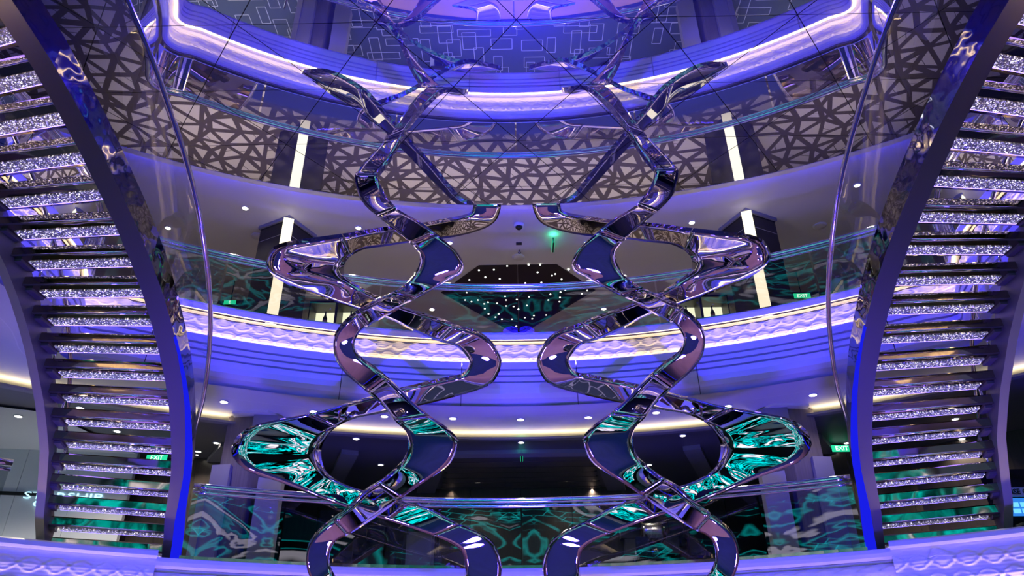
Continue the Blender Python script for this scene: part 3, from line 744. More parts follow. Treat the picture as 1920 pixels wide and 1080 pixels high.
def staircase():
    s = SX[0]
    st = empty('staircase', (-4.6, 8.4, FB), 'curved open staircase with crystal filled steps ' + ('rising over the lounge sign' if s > 0 else 'rising over the card kiosk'), 'staircase', 'twin crystal staircases')
    for i in range(20):
        a, b = pin(i), pout(i); e = (b - a).normalized()
        f = Vector((e.y, -e.x));
        if f.y > 0: f = -f
        a = a + e * (-.06); b = b + e * (.0)
        z = ZT(i); D = .29
        def Q(p, n, zz): return Vector((p.x - f.x * n, p.y - f.y * n, zz))
        prof = [(0, z + .006), (0, z + .085), (.012, z + .098), (D - .012, z + .098), (D, z + .085), (D, z + .008), (D - .03, z), (.006, z)]
        V = [Q(a, n, zz) for n, zz in prof] + [Q(b, n, zz) for n, zz in prof]; m = len(prof)
        Fc = [tuple(range(m)), tuple(range(m, 2 * m))] + [(k, (k + 1) % m, m + (k + 1) % m, m + k) for k in range(m)]
        tr = mesh('tread', V, Fc, 'bronze_mirror', st)
        V2, F2 = merge([tubeg([Q(a, .004, z + .002), Q(b, .004, z + .002)], .011, 8)])
        mesh('edge_bar', V2, F2, 'chrome', tr, smooth=True)
        a2, b2 = a + e * .04, b - e * .10
        pr = [(.11, z - .010), (.235, z - .010), (.235, z - .0005), (.11, z - .0005)]
        V = [Q(a2, n, zz) for n, zz in pr] + [Q(b2, n, zz) for n, zz in pr]
        Fc = [(0, 1, 2, 3), (4, 7, 6, 5)] + [(k, (k + 1) % 4, 4 + (k + 1) % 4, 4 + k) for k in range(4)]
        mesh('crystal_strip', V, Fc, 'crystal', tr)
        V, Fc = merge([boxg(Q(b - e * .03, .16, z + .03), (.035, .10, .055), (Vector((e.x, e.y, 0)), Vector((f.x, f.y, 0)), Vector((0, 0, 1))))])
        mesh('bracket', V, Fc, 'stringer_metal', tr)
        tube('violet_light', [Q(a2, .243, z - .004), Q(b2, .243, z - .004)], .006, 'led_purple', tr, n=5)
    ts = [-.3 + .25 * k for k in range(78)]
    def strip(fn, sgn, w0, lo, hi, name, mats, face):
        V, Fc, mi = [], [], []
        for t in ts:
            p = fn(min(19, max(0, t))); q = pout(min(19, max(0, t))) if fn is pin else pin(min(19, max(0, t)))
            if t < 0: p = p + (pin(0) - pin(1)) * (-t); q = q + (pout(0) - pout(1)) * (-t)
            e = (p - q).normalized(); z = max(FB + .05, ZT(t) + lo)
            zz = ZT(t) + hi
            V += [v3(p - e * .0, z), v3(p + e * w0, z), v3(p + e * w0, zz), v3(p - e * .0, zz)]
        for i in range(len(ts) - 1):
            for k in range(4):
                Fc.append((4 * i + k, 4 * i + (k + 1) % 4, 4 * i + 4 + (k + 1) % 4, 4 * i + 4 + k)); mi.append(face[k])
        Fc += [(0, 1, 2, 3), tuple(4 * (len(ts) - 1) + k for k in range(4))]; mi += [0, 0]
        o = mesh(name, V, Fc, mats, st)
        for k, q in enumerate(mi): o.data.polygons[k].material_index = q
        return o
    strip(pin, 1, .19, -.10, .20, 'inner_stringer', ['stringer_metal', 'stringer_mirror'], [0, 1, 0, 0])['label'] = 'broad dark inner stringer with polished side'
    strip(pout, 1, .085, -.13, .22, 'outer_stringer', ['stringer_metal', 'stringer_edge'], [1, 0, 0, 0])['label'] = 'slim outer stringer with bronze underside'
    # glowing band standing in for blue light cast on the lower inner stringer
    pth = []
    for k in range(40):
        t = -.2 + k * .25; p = pin(max(0, t)); q = pout(max(0, t)); e = (p - q).normalized()
        zl = max(FB + .05, ZT(t) - .10); wd_ = max(.015, .105 - .010 * max(0, t)); hh = max(.02, .16 - .016 * max(0, t))
        if t < 0: p = p + (pin(0) - pin(1)) * (-t)
        pth += [v3(p + e * (.192 - wd_), zl - .008), v3(p + e * .197, zl - .008), v3(p + e * .197, zl + hh), v3(p + e * .191, zl + hh)]
    Fc = [(4 * i + k, 4 * i + (k + 1) % 4, 4 * i + 4 + (k + 1) % 4, 4 * i + 4 + k) for i in range(39) for k in range(4)] + [(0, 1, 2, 3), (156, 157, 158, 159)]
    mesh('painted_blue_glow', pth, Fc, 'blue_soft_glow', st, label='glowing band painting the blue light cast on the inner stringer')
    # glass and handrail
    rail, foot = [], []
    for k in range(77):
        t = k * .25; p = pin(t); q = pout(t); e = (p - q).normalized()
        rail.append(v3(p + e * (.05 + .027 * t), ZT(t) + .82)); foot.append(v3(p + e * .13, ZT(t) + .14))
    for a in range(0, 76, 19):
        b = min(76, a + 19); V, Fc = [], []
        for k in range(a, b + 1):
            r_, f_ = rail[k], foot[k]
            if k == a and a: r_, f_ = r_.lerp(rail[k + 1], .05), f_.lerp(foot[k + 1], .05)
            V += [f_, r_ + Vector((0, 0, -.01))]
        for k in range(b - a): Fc.append((2 * k, 2 * k + 1, 2 * k + 3, 2 * k + 2))
        mesh('glass_panel', V, Fc, 'stair_glass', st, smooth=True)
    tube('handrail', rail, .026, 'chrome', st, n=10)
    orail = []
    for k in range(77):
        t = k * .25; p = pout(t); q = pin(t); e = (p - q).normalized(); orail.append(v3(p + e * .05, ZT(t) + .86))
    for k in range(4, 77, 12): tube('baluster', [v3(Vector((orail[k].x, orail[k].y)), orail[k].z - .80), orail[k]], .014, 'chrome', st)
    tube('handrail', orail, .024, 'chrome', st, n=8)
for s in (1, -1):
    SX[0] = s; staircase()
SX[0] = 1

# ------------------------------------------------------------------ glass railings
def railing(name, path, zf, zr, joints, label, ext=0.0):
    """path: list of (p, n); joints: indices where one pane ends"""
    mid = path[len(path) // 2][0]
    e = empty(name, (mid.x, mid.y, zf), label, 'railing')
    J = [0] + joints + [len(path) - 1]
    for a, b in zip(J[:-1], J[1:]):
        seg = list(path[a:b + 1])
        if len(seg) < 2: continue
        seg[0] = (seg[0][0].lerp(seg[1][0], .06), seg[0][1]); seg[-1] = (seg[-1][0].lerp(seg[-2][0], .06), seg[-1][1])
        mesh('glass_pane', *sweepg(seg, [(-.03, zf), (-.03, zr - .02)]), 'rail_glass' if zf < 5 else 'rail_glass_upper', e, smooth=True)
    hp = [(p.x - n.x * .03, p.y - n.y * .03, zr) for p, n in path]
    if ext:
        for sg_ in (-1, 1):
            an = math.asin(abs(path[0][0].x) / RA) + ext; q_ = (sg_ * (RA + .03) * math.sin(an), YC + (RA + .03) * math.cos(an), zr)
            hp = [q_] + hp if sg_ < 0 else hp + [q_]
    tube('handrail', hp, .038, 'chrome', e, n=12)
    tube('lower_rail', [(p.x - n.x * .03, p.y - n.y * .03, zr - .070) for p, n in path], .020, 'chrome', e, n=8)
    sweep('base_channel', path, [(-.055, zf), (-.005, zf), (-.005, zf + .035), (-.055, zf + .035)], 'dark_chrome', e, closed_prof=True)
    return e
def nearest(path, x): return min(range(len(path)), key=lambda i: abs(path[i][0].x - x) + (10 if path[i][0].y < 7 else 0))
pa = fullA
railing('balcony_railing', pa, ZA, 7.18, sorted([nearest(pa, x) for x in (-4.9, -3.95, -1.95, 0, 1.95, 3.95, 4.9)] + [len(pa) // 2 - 42, len(pa) // 2 + 42]) if len(pa) > 100 else sorted([nearest(pa, x) for x in (-4.9, -3.95, -1.95, 0, 1.95, 3.95, 4.9)]), 'curved glass railing with chrome handrail on the upper balcony above the wave band')
pb = normals([Vector((RA * math.sin(a), YC + RA * math.cos(a))) for a in [math.radians(-26.0 + 52.0 * k / 52) for k in range(53)]])
railing('balcony_railing', pb, ZB, 4.0, [nearest(pb, x) for x in (-2.8, 0, 2.8)], 'curved glass railing with chrome handrail on the middle balcony between the staircases', ext=0.0)
for s in (1, -1):
    SX[0] = s
    pc = normals([Vector((RA * math.sin(a), YC + RA * math.cos(a))) for a in [math.radians(-62 + k) for k in range(25)]])
    railing('balcony_railing', pc, ZB, 4.0, [10], 'short glass railing on the middle balcony ' + ('before the lounge sign wall' if s > 0 else 'before the card kiosk'))
SX[0] = 1

# ------------------------------------------------------------------ pillars
def pillar_upper(s):
    SX[0] = s
    c = Vector((-3.80, 10.12))
    e = empty('pillar', (c.x, c.y, FA), 'black glossy upper deck pillar with a glowing corner strip ' + ('near the lounge side staircase' if s > 0 else 'near the kiosk side staircase'), 'pillar', 'upper deck light pillars')
    h = .30; ang = math.radians(45 + 18)
    ca, sa = math.cos(ang), math.sin(ang)
    def P(u, v): return (c.x + ca * u - sa * v, c.y + sa * u + ca * v)
    poly = [P(-h, -h), P(h, -h), P(h, h), P(-h, h)]
    def prism(name, poly, z0, z1, mat, **k):
        n = len(poly); V = [(x, y, z0) for x, y in poly] + [(x, y, z1) for x, y in poly]
        return mesh(name, V, [tuple(range(n)), tuple(range(n, 2 * n))] + [(i, (i + 1) % n, n + (i + 1) % n, n + i) for i in range(n)], mat, e, **k)
    prism('shaft', poly, FA, CA - .06, 'black_gloss')
    big = [P(-h - .03, -h - .03), P(h + .03, -h - .03), P(h + .03, h + .03), P(-h - .03, h + .03)]
    prism('capital', big, CA - .06, CA, 'grey_panel')
    # nearest corner carries the light panel
    k = min(range(4), key=lambda i: poly[i][1]); v = Vector(poly[k]); d = Vector((v.x, v.y)).normalized()
    t = Vector((-d.y, d.x)); 
    w_ = .080
    a, b = v + t * w_ + d * .02, v - t * w_ + d * .02
    strip = [(a.x - d.x * .06, a.y - d.y * .06), (b.x - d.x * .06, b.y - d.y * .06), (b.x + d.x * .12, b.y + d.y * .12), (a.x + d.x * .12, a.y + d.y * .12)]
    a0, b0 = v + t * w_ - d * .045, v - t * w_ - d * .045
    strip = [(a0.x, a0.y), (b0.x, b0.y), (b0.x + d.x * .14, b0.y + d.y * .14), (a0.x + d.x * .14, a0.y + d.y * .14)]
    prism('light_panel', strip, FA + .02, CA - .065, 'light_panel', label='warm white light strip')
    lo, hi = CA - .32, CA - .312
    prism('trim_ring', [P(-h - .004, -h - .004), P(h + .004, -h - .004), P(h + .004, h + .004), P(-h - .004, h + .004)], lo, hi, 'chrome')
for s in (1, -1): pillar_upper(s)
SX[0] = 1
def pillar_middle(s):
    SX[0] = s
    e = empty('pillar', (-3.75, 10.1, FB), 'angular dark wood and grey pillar on the middle deck ' + ('by the lounge side staircase' if s > 0 else 'by the kiosk side staircase'), 'pillar', 'middle deck angular pillars')
    def pr(name, poly, z0, z1, mat):
        n = len(poly); V = [(x, y, z0) for x, y in poly] + [(x, y, z1) for x, y in poly]
        return mesh(name, V, [tuple(range(n)), tuple(range(n, 2 * n))] + [(i, (i + 1) % n, n + (i + 1) % n, n + i) for i in range(n)], mat, e)
    pr('shaft', [(-4.05, 9.78), (-3.62, 9.72), (-3.50, 10.4), (-4.05, 10.5)], FB, SB - .02, 'wood_pillar')
    pr('upper_panel', [(-3.66, 9.66), (-3.34, 9.70), (-3.22, 10.0), (-3.55, 10.2)], 4.86, SB - .03, 'grey_panel')
    pr('side_panel', [(-4.12, 9.70), (-3.86, 9.66), (-3.86, 9.9), (-4.12, 9.95)], FB, 4.55, 'grey_panel')
    pr('low_panel', [(-4.24, 9.72), (-4.12, 9.68), (-4.10, 9.95), (-4.24, 9.95)], FB, 4.22, 'grey_panel')
    pr('front_panel', [(-3.50, 9.78), (-3.24, 9.95), (-3.24, 10.1), (-3.50, 10.2)], FB, 4.40, 'grey_panel')
    pr('capital', [(-3.95, 9.62), (-3.45, 9.58), (-3.2, 10.1), (-3.4, 10.5), (-4.1, 10.5)], SB - .03, SB, 'soffit_paint')
for s in (1, -1): pillar_middle(s)
SX[0] = 1

# ------------------------------------------------------------------ middle deck furnishing seen through the glass
wl = empty('wall_middle', (0, 13.2, FB), kind='structure', label='dark wood panel wall of the middle deck with relief blocks')
for k in range(18):
    x0 = -8.1 + k * .9
    box('wall_panel', (x0, 13.3, FB), (x0 + .89, 13.4, CB), 'wood_wall', wl)
random.seed(11)
for s in (-1, 1):
    for k in range(22):
        x0 = s * random.uniform(1.75, 3.4); z0 = FB + random.uniform(.1, 1.25); hh = random.uniform(.22, .55); dd = random.uniform(.05, .22)
        box('relief_block', (x0 - .12, 13.3 - dd, z0), (x0 + .12, 13.31, z0 + hh), 'block_blue', wl)
for s in (1, -1):
    SX[0] = s
    nw = empty('wall_number_' + ('left' if s > 0 else 'right'), (-4.9, 11.6, FB), kind='structure', label='wood wall bay with deck number ' + ('near the lounge' if s > 0 else 'near the card kiosk'))
    for k in range(5):
        x0 = -6.3 + k * .42
        box('wall_panel', (x0, 11.3, FB), (x0 + .415, 11.42, CB), 'wood_wall', nw)
    SX[0] = 1
    pn = aty(364, 1008, 11.285); pn.x *= s
    text_mesh('number', '6', (pn.x, 11.285, pn.z), (1, 0, 0), (0, 0, 1), .34, 'black_matte', nw)
    for dx in (-.14, .14):
        wsh = empty('wall_washer', (pn.x + dx, 11.12, CB), 'tiny recessed wall washer over the deck number ' + ('near the lounge' if s > 0 else 'near the card kiosk'), 'downlight', 'wall washers over the deck numbers ' + ('near the lounge' if s > 0 else 'near the card kiosk'))
        lathe('lens', (pn.x + dx, 11.12, CB - .01), [(.02, 0), (.02, .0095)], 'lamp_disc', wsh, n=10, smooth=False)
        lathe('trim_ring', (pn.x + dx, 11.12, CB - .008), [(.032, 0), (.032, .0075)], 'black_matte', wsh, n=12, smooth=False)
        li = bpy.data.lights.new('beam', 'SPOT'); li.energy = 26; li.color = (1, .9, .68); li.spot_size = math.radians(34); li.spot_blend = .5; li.shadow_soft_size = .02
        lo = bpy.data.objects.new('beam', li); COL.objects.link(lo); lo.parent = wsh; lo.location = (0, 0, -.03); lo.rotation_euler = (math.radians(7), 0, 0)
    p = (-4.15 * s, 11.0, 3.98)
    sg = empty('deck_sign', p, 'small square black sign with a white letter ' + ('by the lounge side staircase foot' if s > 0 else 'by the kiosk side staircase foot'), 'sign', 'square deck signs')
    box('sign_plate', (p[0] - .13, 10.99, 3.85), (p[0] + .13, 11.295, 4.12), 'black_matte', sg)
    V, Fc = merge([boxg((p[0], 10.985, 3.98 + d), (.13, .004, .006)) for d in (-.125, .125)] + [boxg((p[0] + d, 10.985, 3.98), (.006, .004, .125)) for d in (-.125, .125)])
    mesh('sign_border', V, Fc, 'exit_white', sg)
    text_mesh('letter', 'C', (p[0], 10.984, 3.98), (1, 0, 0), (0, 0, 1), .17, 'exit_white', sg)
# black chair-like lounge seat and drum lamp behind the glass
c = aty(787, 1030, 11.6)
ch = empty('lounge_chair', (c.x, 11.6, FB), 'black padded lounge chair with white feet behind the middle railing', 'chair')
def rbox(name, lo, hi, mat, parent, r=.04, **k):
    o = box(name, lo, hi, mat, parent, **k)
    bm = bmesh.new(); bm.from_mesh(o.data); bmesh.ops.bevel(bm, geom=bm.edges[:], offset=r, segments=2, affect='EDGES'); bm.to_mesh(o.data); bm.free(); return o
rbox('backrest', (c.x - .20, 11.5, FB + .42), (c.x + .22, 11.62, FB + 1.02), 'grey_vinyl', ch, label='dark grey backrest pad')
rbox('back_shell', (c.x - .26, 11.6, FB + .36), (c.x + .28, 11.72, FB + 1.06), 'black_leather', ch)
rbox('seat', (c.x - .28, 11.2, FB + .26), (c.x + .30, 11.7, FB + .42), 'black_leather', ch)
rbox('headrest', (c.x - .10, 11.5, FB + 1.06), (c.x + .26, 11.66, FB + 1.26), 'brushed_steel', ch)
for s in (-1, 1):
    rbox('armrest', (c.x + s * .33 - .05, 11.2, FB + .42), (c.x + s * .33 + .05, 11.66, FB + .64), 'black_leather', ch, .02)
    for yy in (11.26, 11.62): box('leg', (c.x + s * .22 - .04, yy - .03, FB), (c.x + s * .22 + .04, yy + .03, FB + .27), 'label_white', ch)
c = aty(1222, 1000, 11.6)
dl = empty('robot_stand', (c.x, 11.6, FB), 'grey metal drum head on a dark stand behind the middle railing', 'robot')
lathe('drum_head', (c.x - .14, 11.6, c.z), [(.05, -.02), (.14, 0), (.15, .04), (.15, .26), (.13, .30), (.05, .31)], 'brushed_steel', dl, axis='X')
lathe('lens', (c.x + .17, 11.6, c.z), [(.10, 0), (.10, .03), (.06, .035)], 'black_gloss', dl, axis='X')
lathe('torso', (c.x, 11.6, FB), [(.16, 0), (.18, .1), (.12, .3), (.2, .55), (.22, max(.6, c.z - FB - .28)), (.08, max(.65, c.z - FB - .14))], 'black_gloss', dl)
tube('arm', [(c.x - .18, 11.55, FB + .6), (c.x - .32, 11.45, FB + .5), (c.x - .28, 11.35, FB + .68)], .03, 'brushed_steel', dl)
rbox('tablet', (c.x - .30, 11.3, FB + .62), (c.x - .10, 11.33, FB + .86), 'black_gloss', dl, .008)

# lounge sign wall (left) and card kiosk wall (right)
sw = empty('wall_lounge', (-8.0, 10.6, FB), kind='structure', label='pale grey lounge front wall carrying the neon sign')
_a, _b = atz(-150, 833, CB), atz(262, 850, CB); A0, A1 = Vector((_a.x, _a.y)), Vector((_b.x, _b.y)); dA = (A1 - A0).normalized(); nA = Vector((dA.y, -dA.x))
for k in range(4):
    a = A0.lerp(A1, k / 4); b = A0.lerp(A1, (k + 1) / 4 - .002); mid = (a + b) / 2
    mesh('wall_panel', *boxg((mid.x, mid.y, (FB + CB) / 2), ((b - a).length / 2, .06, (CB - FB) / 2), (Vector((dA.x, dA.y, 0)), Vector((nA.x, nA.y, 0)), Vector((0, 0, 1)))), 'pale_wall', sw)
for (t0, t1, z0, z1) in ((.30, .62, 4.44, 4.49), (.34, .93, 3.42, 3.46)):
    a, b = A0.lerp(A1, t0), A0.lerp(A1, t1); mid = (a + b) / 2 + nA * .065
    mesh('wall_slot', *boxg((mid.x, mid.y, (z0 + z1) / 2), ((b - a).length / 2, .012, (z1 - z0) / 2), (Vector((dA.x, dA.y, 0)), Vector((nA.x, nA.y, 0)), Vector((0, 0, 1)))), 'black_matte', sw)
q1, q2 = atz(-150, 740, CB), atz(86, 769, CB)
ngon('ceiling_lounge', [(q1.x, q1.y), (q2.x, q2.y), (A1.x, A1.y), (A0.x, A0.y)], CB - .03, 'lounge_ceiling', kind='structure', label='pale grey ceiling field before the lounge')
ul = A0.lerp(A1, .55) + nA * .5
up_ = empty('added_fill_strip', (ul.x, ul.y, FB), 'added unseen fill strip on the carpet before the pale lounge wall', 'lamp')  # unseen light strip added to brighten the lounge wall and its ceiling
AXL = (Vector((dA.x, dA.y, 0)), Vector((nA.x, nA.y, 0)), Vector((0, 0, 1)))
mesh('housing', *boxg((ul.x, ul.y, FB + .02), (1.5, .05, .02), AXL), 'black_matte', up_)
mesh('lens', *boxg((ul.x, ul.y, FB + .044), (1.46, .035, .004), AXL), 'fill_white', up_)
def on_lounge(px, py):
    d = ray(px, py); o = Vector((0, 0, EZ)); q = A0 + nA * .085
    t = ((q - Vector((0, 0))).dot(nA)) / (d.x * nA.x + d.y * nA.y); return o + d * t
pc_ = on_lounge(118, 931); pd = on_lounge(85, 945)
pe = on_lounge(30, 930); pf = on_lounge(198, 930)
sg = empty('neon_sign', (pc_.x, pc_.y, pc_.z - .2), 'outlined neon lettering STARSHIP CLUB on the pale lounge wall', 'sign')
wd = (pf - pe).length
tx = text_mesh('lettering', 'STARSHIP', pc_, (dA.x, dA.y, 0), (0, 0, 1), wd / 8.4, 'sign_cyan', sg, sx=1.75)
text_mesh('lettering', 'CLUB', on_lounge(103, 946), (dA.x, dA.y, 0), (0, 0, 1), wd / 8.4, 'sign_cyan', sg, sx=1.75)
kw = empty('wall_kiosk', (8.0, 10.6, FB), kind='structure', label='dark wall behind the card kiosk')
B0, B1 = Vector((5.95, 11.4)), Vector((10.2, 8.6)); dB = (B1 - B0).normalized(); nB = Vector((dB.y, -dB.x))
if nB.y > 0: nB = -nB
for k in range(4):
    a = B0.lerp(B1, k / 4); b = B0.lerp(B1, (k + 1) / 4 - .002); mid = (a + b) / 2
    mesh('wall_panel', *boxg((mid.x, mid.y, (FB + CB) / 2), ((b - a).length / 2, .06, (CB - FB) / 2), (Vector((dB.x, dB.y, 0)), Vector((nB.x, nB.y, 0)), Vector((0, 0, 1)))), 'wood_wall', kw)
def on_y(px, py, y): return aty(px, py, y)
k0 = aty(1903, 945, 8.6)
ks = empty('card_kiosk', (k0.x, 8.6, FB), 'black card kiosk with a blue touch screen and white header strip', 'kiosk')
xk = k0.x; zk = k0.z
box('cabinet', (xk - .17, 8.6, FB), (xk + .5, 8.8, zk + .40), 'black_gloss', ks)
a = aty(1884, 931, 8.58); b = aty(1925, 914, 8.58)
box('header', (a.x, 8.57, a.z), (b.x + .15, 8.6, b.z), 'label_white', ks)
text_mesh('header_text', 'CRUISE CARD A', ((a.x + b.x + .15) / 2, 8.565, (a.z + b.z) / 2), (1, 0, 0), (0, 0, 1), .085, 'black_matte', ks)
a = aty(1897, 967, 8.58); b = aty(1925, 934, 8.58)
scn_ = box('touch_screen', (a.x, 8.565, a.z), (b.x + .12, 8.6, b.z), 'screen_blue', ks)
for k in range(3):
    box('screen_tile', (a.x + .03 + k * .10, 8.56, b.z - .10), (a.x + .11 + k * .10, 8.5655, b.z - .05), 'screen_light', scn_)
    box('screen_tile', (a.x + .03 + k * .10, 8.56, b.z - .17), (a.x + .11 + k * .10, 8.5655, b.z - .12), 'screen_light', scn_)
a = aty(1900, 985, 8.5)
box('keypad_shelf', (xk - .12, 8.40, a.z - .02), (xk + .4, 8.6, a.z + .01), 'brushed_steel', ks)

# ------------------------------------------------------------------ bottle niches on the upper deck
for s in (1, -1):
    SX[0] = s
    a = aty(583, 568, 12.5); b = aty(663, 615, 12.5)
    x0, x1, z1, z0 = a.x, b.x + .15, a.z, min(b.z, a.z - .45)
    side = 'on the lounge side' if s > 0 else 'on the kiosk side'
    dc = empty('display_cabinet', ((x0 + x1) / 2, 12.6, z0), 'glowing bottle display cabinet on the upper deck ' + side, 'cabinet', 'glowing bottle cabinets')
    box('stand', (x0 - .02, 12.5, FA), (x1 + .02, 12.95, z0), 'black_matte', dc)
    box('back_light', (x0, 12.92, z0), (x1, 12.95, z1), 'niche_glow', dc)
    for xx in (x0 - .02, (x0 + x1) / 2 - .03, x1): box('frame_post', (xx, 12.5, z0), (xx + .05 if xx != x0 - .02 else xx + .02, 12.92, z1 + .02), 'black_matte', dc)
    box('frame_top', (x0 - .02, 12.5, z1), (x1 + .05, 12.95, z1 + .04), 'black_matte', dc)
    box('shelf', (x0, 12.5, z0 + .10), (x1, 12.9, z0 + .11), 'shelf_glass', dc)
    for q, fx in enumerate((.27, .75)):
        bx_ = x0 + (x1 - x0) * fx
        bt = empty('bottle', (bx_, 12.62, z0 + .11), 'bottle with an amber label standing in the glowing cabinet ' + side, 'bottle', 'bottles in the glowing cabinet ' + side)
        lathe('body', (bx_, 12.62, z0 + .111), [(.042, 0), (.045, .02), (.045, .16), (.016, .24), (.014, .31), (.016, .315)], 'bottle_glass', bt, n=10)
        lathe('label_band', (bx_, 12.62, z0 + .14), [(.0465, 0), (.0465, .09)], 'bottle_label', bt, n=10)
SX[0] = 1

# ------------------------------------------------------------------ star panel over the upper lobby
pz = CA - .012
hexa = [(-.70, 11.30), (.70, 11.30), (1.47, 12.25), (.02, 14.15), (-1.47, 12.25)]
sp_ = empty('star_ceiling_panel', (0, 12.4, pz), 'dark angular ceiling panel sprinkled with tiny star lights above the upper lobby', 'ceiling panel')
for nm, sgn in (('panel_half', -1), ('panel_half', 1)):
    pp = [(0.003 * sgn, 11.30), (.70 * sgn, 11.30), (1.47 * sgn, 12.25), (.003 * sgn, 14.15)]
    V = [(x, y, pz) for x, y in pp] + [(x, y, CA - .001) for x, y in pp]
    mesh(nm, V, [(0, 1, 2, 3), (4, 5, 6, 7)] + [(i, (i + 1) % 4, 4 + (i + 1) % 4, 4 + i) for i in range(4)], 'star_brown', sp_)
stars = [(898, 507), (926, 506), (951, 499), (991, 497), (1013, 497), (880, 525), (910, 520), (937, 523), (950, 534), (985, 531), (1008, 511), (1015, 530), (1035, 517), (1041, 514), (1053, 524), (1066, 506), (886, 544), (875, 549), (937, 546), (872, 563), (884, 566), (896, 563), (915, 567), (908, 570), (932, 569), (947, 556), (949, 563), (969, 562), (992, 557), (949, 574), (963, 575), (972, 580), (988, 573), (909, 579), (916, 589), (935, 589), (929, 595), (941, 599), (960, 599), (984, 596), (998, 598), (1001, 592), (1024, 591), (1028, 563), (1032, 552), (1050, 558), (1051, 548), (1060, 544), (968, 612), (1049, 566), (1091, 551), (1101, 545)]
for (px, py) in stars:
    p = atz(px, py, pz - .004)
    if not (-1.6 < p.x < 1.6): continue
    mesh('star_light', [(p.x + .016 * math.cos(a), p.y + .02 * math.sin(a), p.z + dz) for dz in (0, .004) for a in [PI / 3 * k for k in range(6)]], [(0, 1, 2, 3, 4, 5), (6, 7, 8, 9, 10, 11)] + [(k, (k + 1) % 6, 6 + (k + 1) % 6, 6 + k) for k in range(6)], 'star_point', sp_)

# ------------------------------------------------------------------ downlights
def downlight(p, r, label, grp, power=0, col=(1, .86, .68)):
    e = empty('downlight', p, label, 'downlight', grp)
    lathe('trim_ring', (p[0], p[1], p[2] - .012), [(r * 1.35, .012), (r * 1.35, .004), (r * 1.0, 0), (r * .95, .012)], 'white_paint', e, n=14)
    lathe('lens', (p[0], p[1], p[2] - .010), [(r * .92, 0), (r * .92, .009)], 'lamp_disc', e, n=14, smooth=False)
    if power:
        li = bpy.data.lights.new('beam', 'SPOT'); li.energy = power; li.color = col; li.spot_size = math.radians(120); li.spot_blend = .8; li.shadow_soft_size = r
        lo = bpy.data.objects.new('beam', li); COL.objects.link(lo); lo.parent = e; lo.location = (0, 0, -.03)
LS, KS = 'lounge side', 'kiosk side'
def both(a, b, txt): return [(*a, txt % LS), (*b, txt % KS)]
for (px, py, lb) in both((460, 390), (1500, 372), 'upper ceiling downlight between the %s staircase and its light pillar')[:1] + both((672, 427), (1297, 417), 'upper ceiling downlight outside the %s ribbon sculpture beside the light pillar') + both((843, 455), (1100, 455), 'upper ceiling downlight just inside the %s ribbon sculpture') + both((315, 427), (1607, 347), 'upper ceiling downlight seen through the %s stair glass'):
    downlight(atz(px, py, CA), .045, lb, 'upper ceiling downlights', 170)
for (px, py, lb) in both((810, 580), (1132, 579), 'upper lobby downlight beside the %s edge of the star panel') + both((881, 620), (1068, 618), 'upper lobby downlight low over the wave band, %s of the star tip') + both((405, 566), (1545, 552), 'upper lobby downlight beside the %s upper exit sign'):
    downlight(atz(px, py, CA), .05, lb, 'upper lobby downlights', 110)
for (px, py, lb) in both((420, 753), (1524, 740), 'soffit downlight between the %s staircase and the angular pillar') + both((588, 771), (1365, 761), 'soffit downlight between the %s angular pillar and the ribbon crossing') + both((721, 780), (1230, 773), 'soffit downlight beside the %s ribbon crossing') + both((849, 784), (1103, 782), 'soffit downlight just inside the %s ribbon sculpture') + [(976, 786, 'soffit downlight midway between the two ribbon sculptures')]:
    downlight(atz(px, py, SB), .050, lb, 'soffit ring downlights', 30)
for (px, py, lb) in both((668, 822), (1280, 816), 'dark ceiling downlight framed high in the %s lower ribbon loop') + both((714, 871), (1217, 871), 'dark ceiling downlight framed low in the %s lower ribbon loop') + both((872, 857), (1083, 855), 'dark ceiling downlight at the %s front corner of the plank field') + both((896, 903), (1062, 902), 'dark ceiling downlight inside the plank field on the %s') + both((847, 917), (1110, 913), 'dark ceiling downlight on the %s beam next to the plank field') + both((785, 932), (1172, 927), 'dark ceiling downlight just over the middle handrail on the %s') + both((372, 846), (1588, 830), 'dark ceiling downlight beside the %s middle deck exit sign') + [(977, 829, 'dark ceiling downlight in front of the edge-on exit sign'), (406, 830, 'dark ceiling downlight between the lounge side exit sign and angular pillar')]:
    downlight(atz(px, py, CB), .042, lb, 'middle deck ceiling downlights', 45)
for (px, py, lb) in [(35, 780, 'pale lounge ceiling downlight outside the staircase'), (150, 764, 'ceiling downlight seen high between the lounge side treads'), (220, 808, 'ceiling downlight seen low between the lounge side treads'), (1791, 785, 'ceiling downlight seen high between the kiosk side treads'), (1803, 822, 'ceiling downlight seen low between the kiosk side treads')]:
    downlight(atz(px, py, CB - (.03 if px == 35 else 0)), .045, lb, 'ceiling downlights behind the staircases', 130)

# ------------------------------------------------------------------ small ceiling devices
def disc(name, px, py, r, mat, label, cat, z=CA):
    p = atz(px, py, z)
    e = empty(name, p, label, cat)
    lathe('ring', (p.x, p.y, p.z - .012), [(r, .012), (r, .004), (r * .9, 0)], mat, e, n=20)
    lathe('grille', (p.x, p.y, p.z - .016), [(r * .86, .004), (r * .80, 0)], mat, e, n=20)
disc('ceiling_speaker', 972, 482, .11, 'ceiling_paint', 'round flush speaker in the upper ceiling before the star panel', 'speaker')
disc('ceiling_speaker', 483, 443, .11, 'ceiling_paint', 'round flush speaker beside the lounge side light pillar', 'speaker')
disc('ceiling_speaker', 1537, 423, .11, 'ceiling_paint', 'round flush speaker beside the kiosk side light pillar', 'speaker')
p = atz(973, 421, CA)
dm = empty('dome_camera', p, 'dark dome security camera under the upper ceiling by the cove', 'camera')
lathe('housing', (p.x, p.y, p.z - .05), [(.085, .05), (.085, .01), (.075, 0)], 'white_paint', dm, n=20)
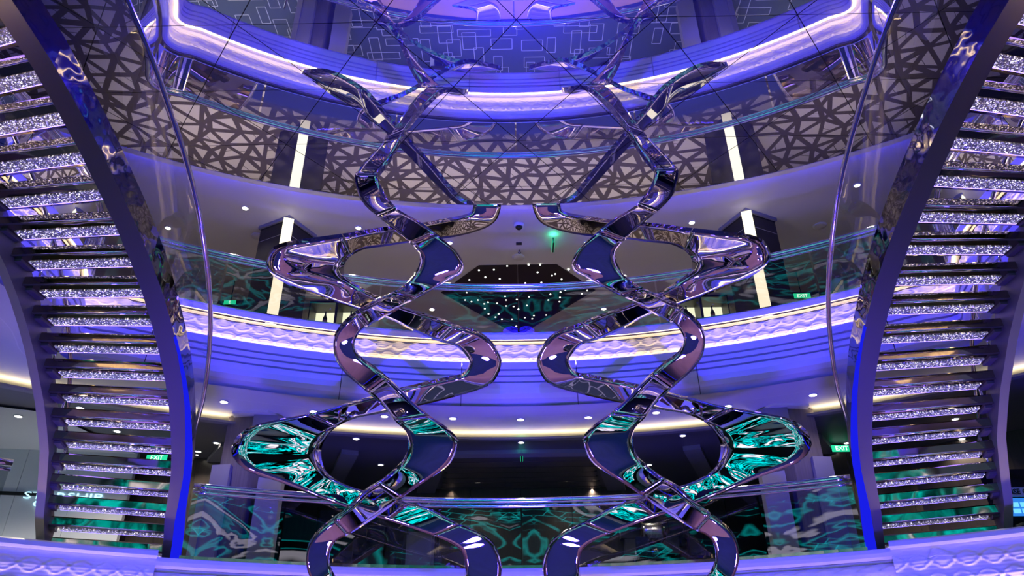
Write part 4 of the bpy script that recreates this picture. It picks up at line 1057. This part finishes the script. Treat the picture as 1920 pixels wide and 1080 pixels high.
lathe('dome', (p.x, p.y, p.z - .10), [(.01, 0), (.035, .008), (.055, .03), (.062, .052)], 'black_gloss', dm, n=16)
p = atz(973, 456, CA); box('ceiling_sensor', (p.x - .05, p.y - .03, p.z - .02), (p.x + .05, p.y + .03, p.z), 'black_matte', label='small black square sensor on the upper ceiling', cat='sensor')
p = atz(974, 469, CA)
sk = empty('sprinkler', p, 'small sprinkler head on the upper ceiling between sensor and speaker', 'sprinkler')
lathe('stem', (p.x, p.y, p.z - .05), [(.012, .05), (.012, .01), (.006, 0)], 'brushed_steel', sk, n=8)
lathe('deflector', (p.x, p.y, p.z - .056), [(.03, 0), (.03, .006)], 'brushed_steel', sk, n=10)
# ------------------------------------------------------------------ exit signs
def exit_sign(px, py, y, wdt, hgt, txt, label, edge_on=False, ztop=CA):
    p = aty(px, py, y)
    e = empty('exit_sign', (p.x, p.y, p.z - hgt / 2), label, 'exit sign')
    if edge_on:
        box('sign_box', (p.x - .014, p.y - wdt / 2, p.z - hgt / 2), (p.x + .014, p.y + wdt / 2, p.z + hgt / 2), 'black_matte', e)
        for sx in (-1, 1): box('lit_face', (p.x + sx * .016 - .002, p.y - wdt / 2, p.z - hgt / 2), (p.x + sx * .016 + .002, p.y + wdt / 2, p.z + hgt / 2), 'exit_green', e)
        li = bpy.data.lights.new('glow', 'POINT'); li.energy = 1.6; li.color = (.05, 1, .55); li.shadow_soft_size = .08
        lo = bpy.data.objects.new('glow', li); COL.objects.link(lo); lo.parent = e; lo.location = (0, -.25, hgt / 2)
    else:
        box('sign_box', (p.x - wdt / 2, p.y, p.z - hgt / 2), (p.x + wdt / 2, p.y + .04, p.z + hgt / 2), 'black_matte', e)
        box('lit_face', (p.x - wdt / 2, p.y - .006, p.z - hgt / 2), (p.x + wdt / 2, p.y, p.z + hgt / 2), 'exit_green', e)
        text_mesh('lettering', txt, (p.x, p.y - .008, p.z), (1, 0, 0), (0, 0, 1), hgt * .95, 'exit_white', e, .002)
    tube('hanger', [(p.x, p.y + .02, p.z + hgt / 2), (p.x, p.y + .02, ztop)], .008, 'black_matte', e, n=6)
exit_sign(1504, 555, 11.7, .30, .10, 'EXIT', 'green exit sign hanging before the dark upper deck wall beside the kiosk side pillar')
exit_sign(431, 567, 11.7, .22, .08, 'E', 'dim green exit sign hanging beside the lounge side light pillar')
exit_sign(1037, 457, 10.6, .30, .16, '', 'edge-on green exit sign glowing beside the upper ceiling sensor', True)
exit_sign(978, 852, 11.35, .26, .15, '', 'edge-on green exit sign under the dark middle deck ceiling', True, CB)
exit_sign(294, 859, 11.0, .32, .10, 'EXIT', 'green exit sign seen behind the lounge side staircase', False, CB)
exit_sign(1578, 841, 11.0, .30, .10, 'EXIT', 'green exit sign hanging between the angular pillar and the kiosk side staircase', False, CB)
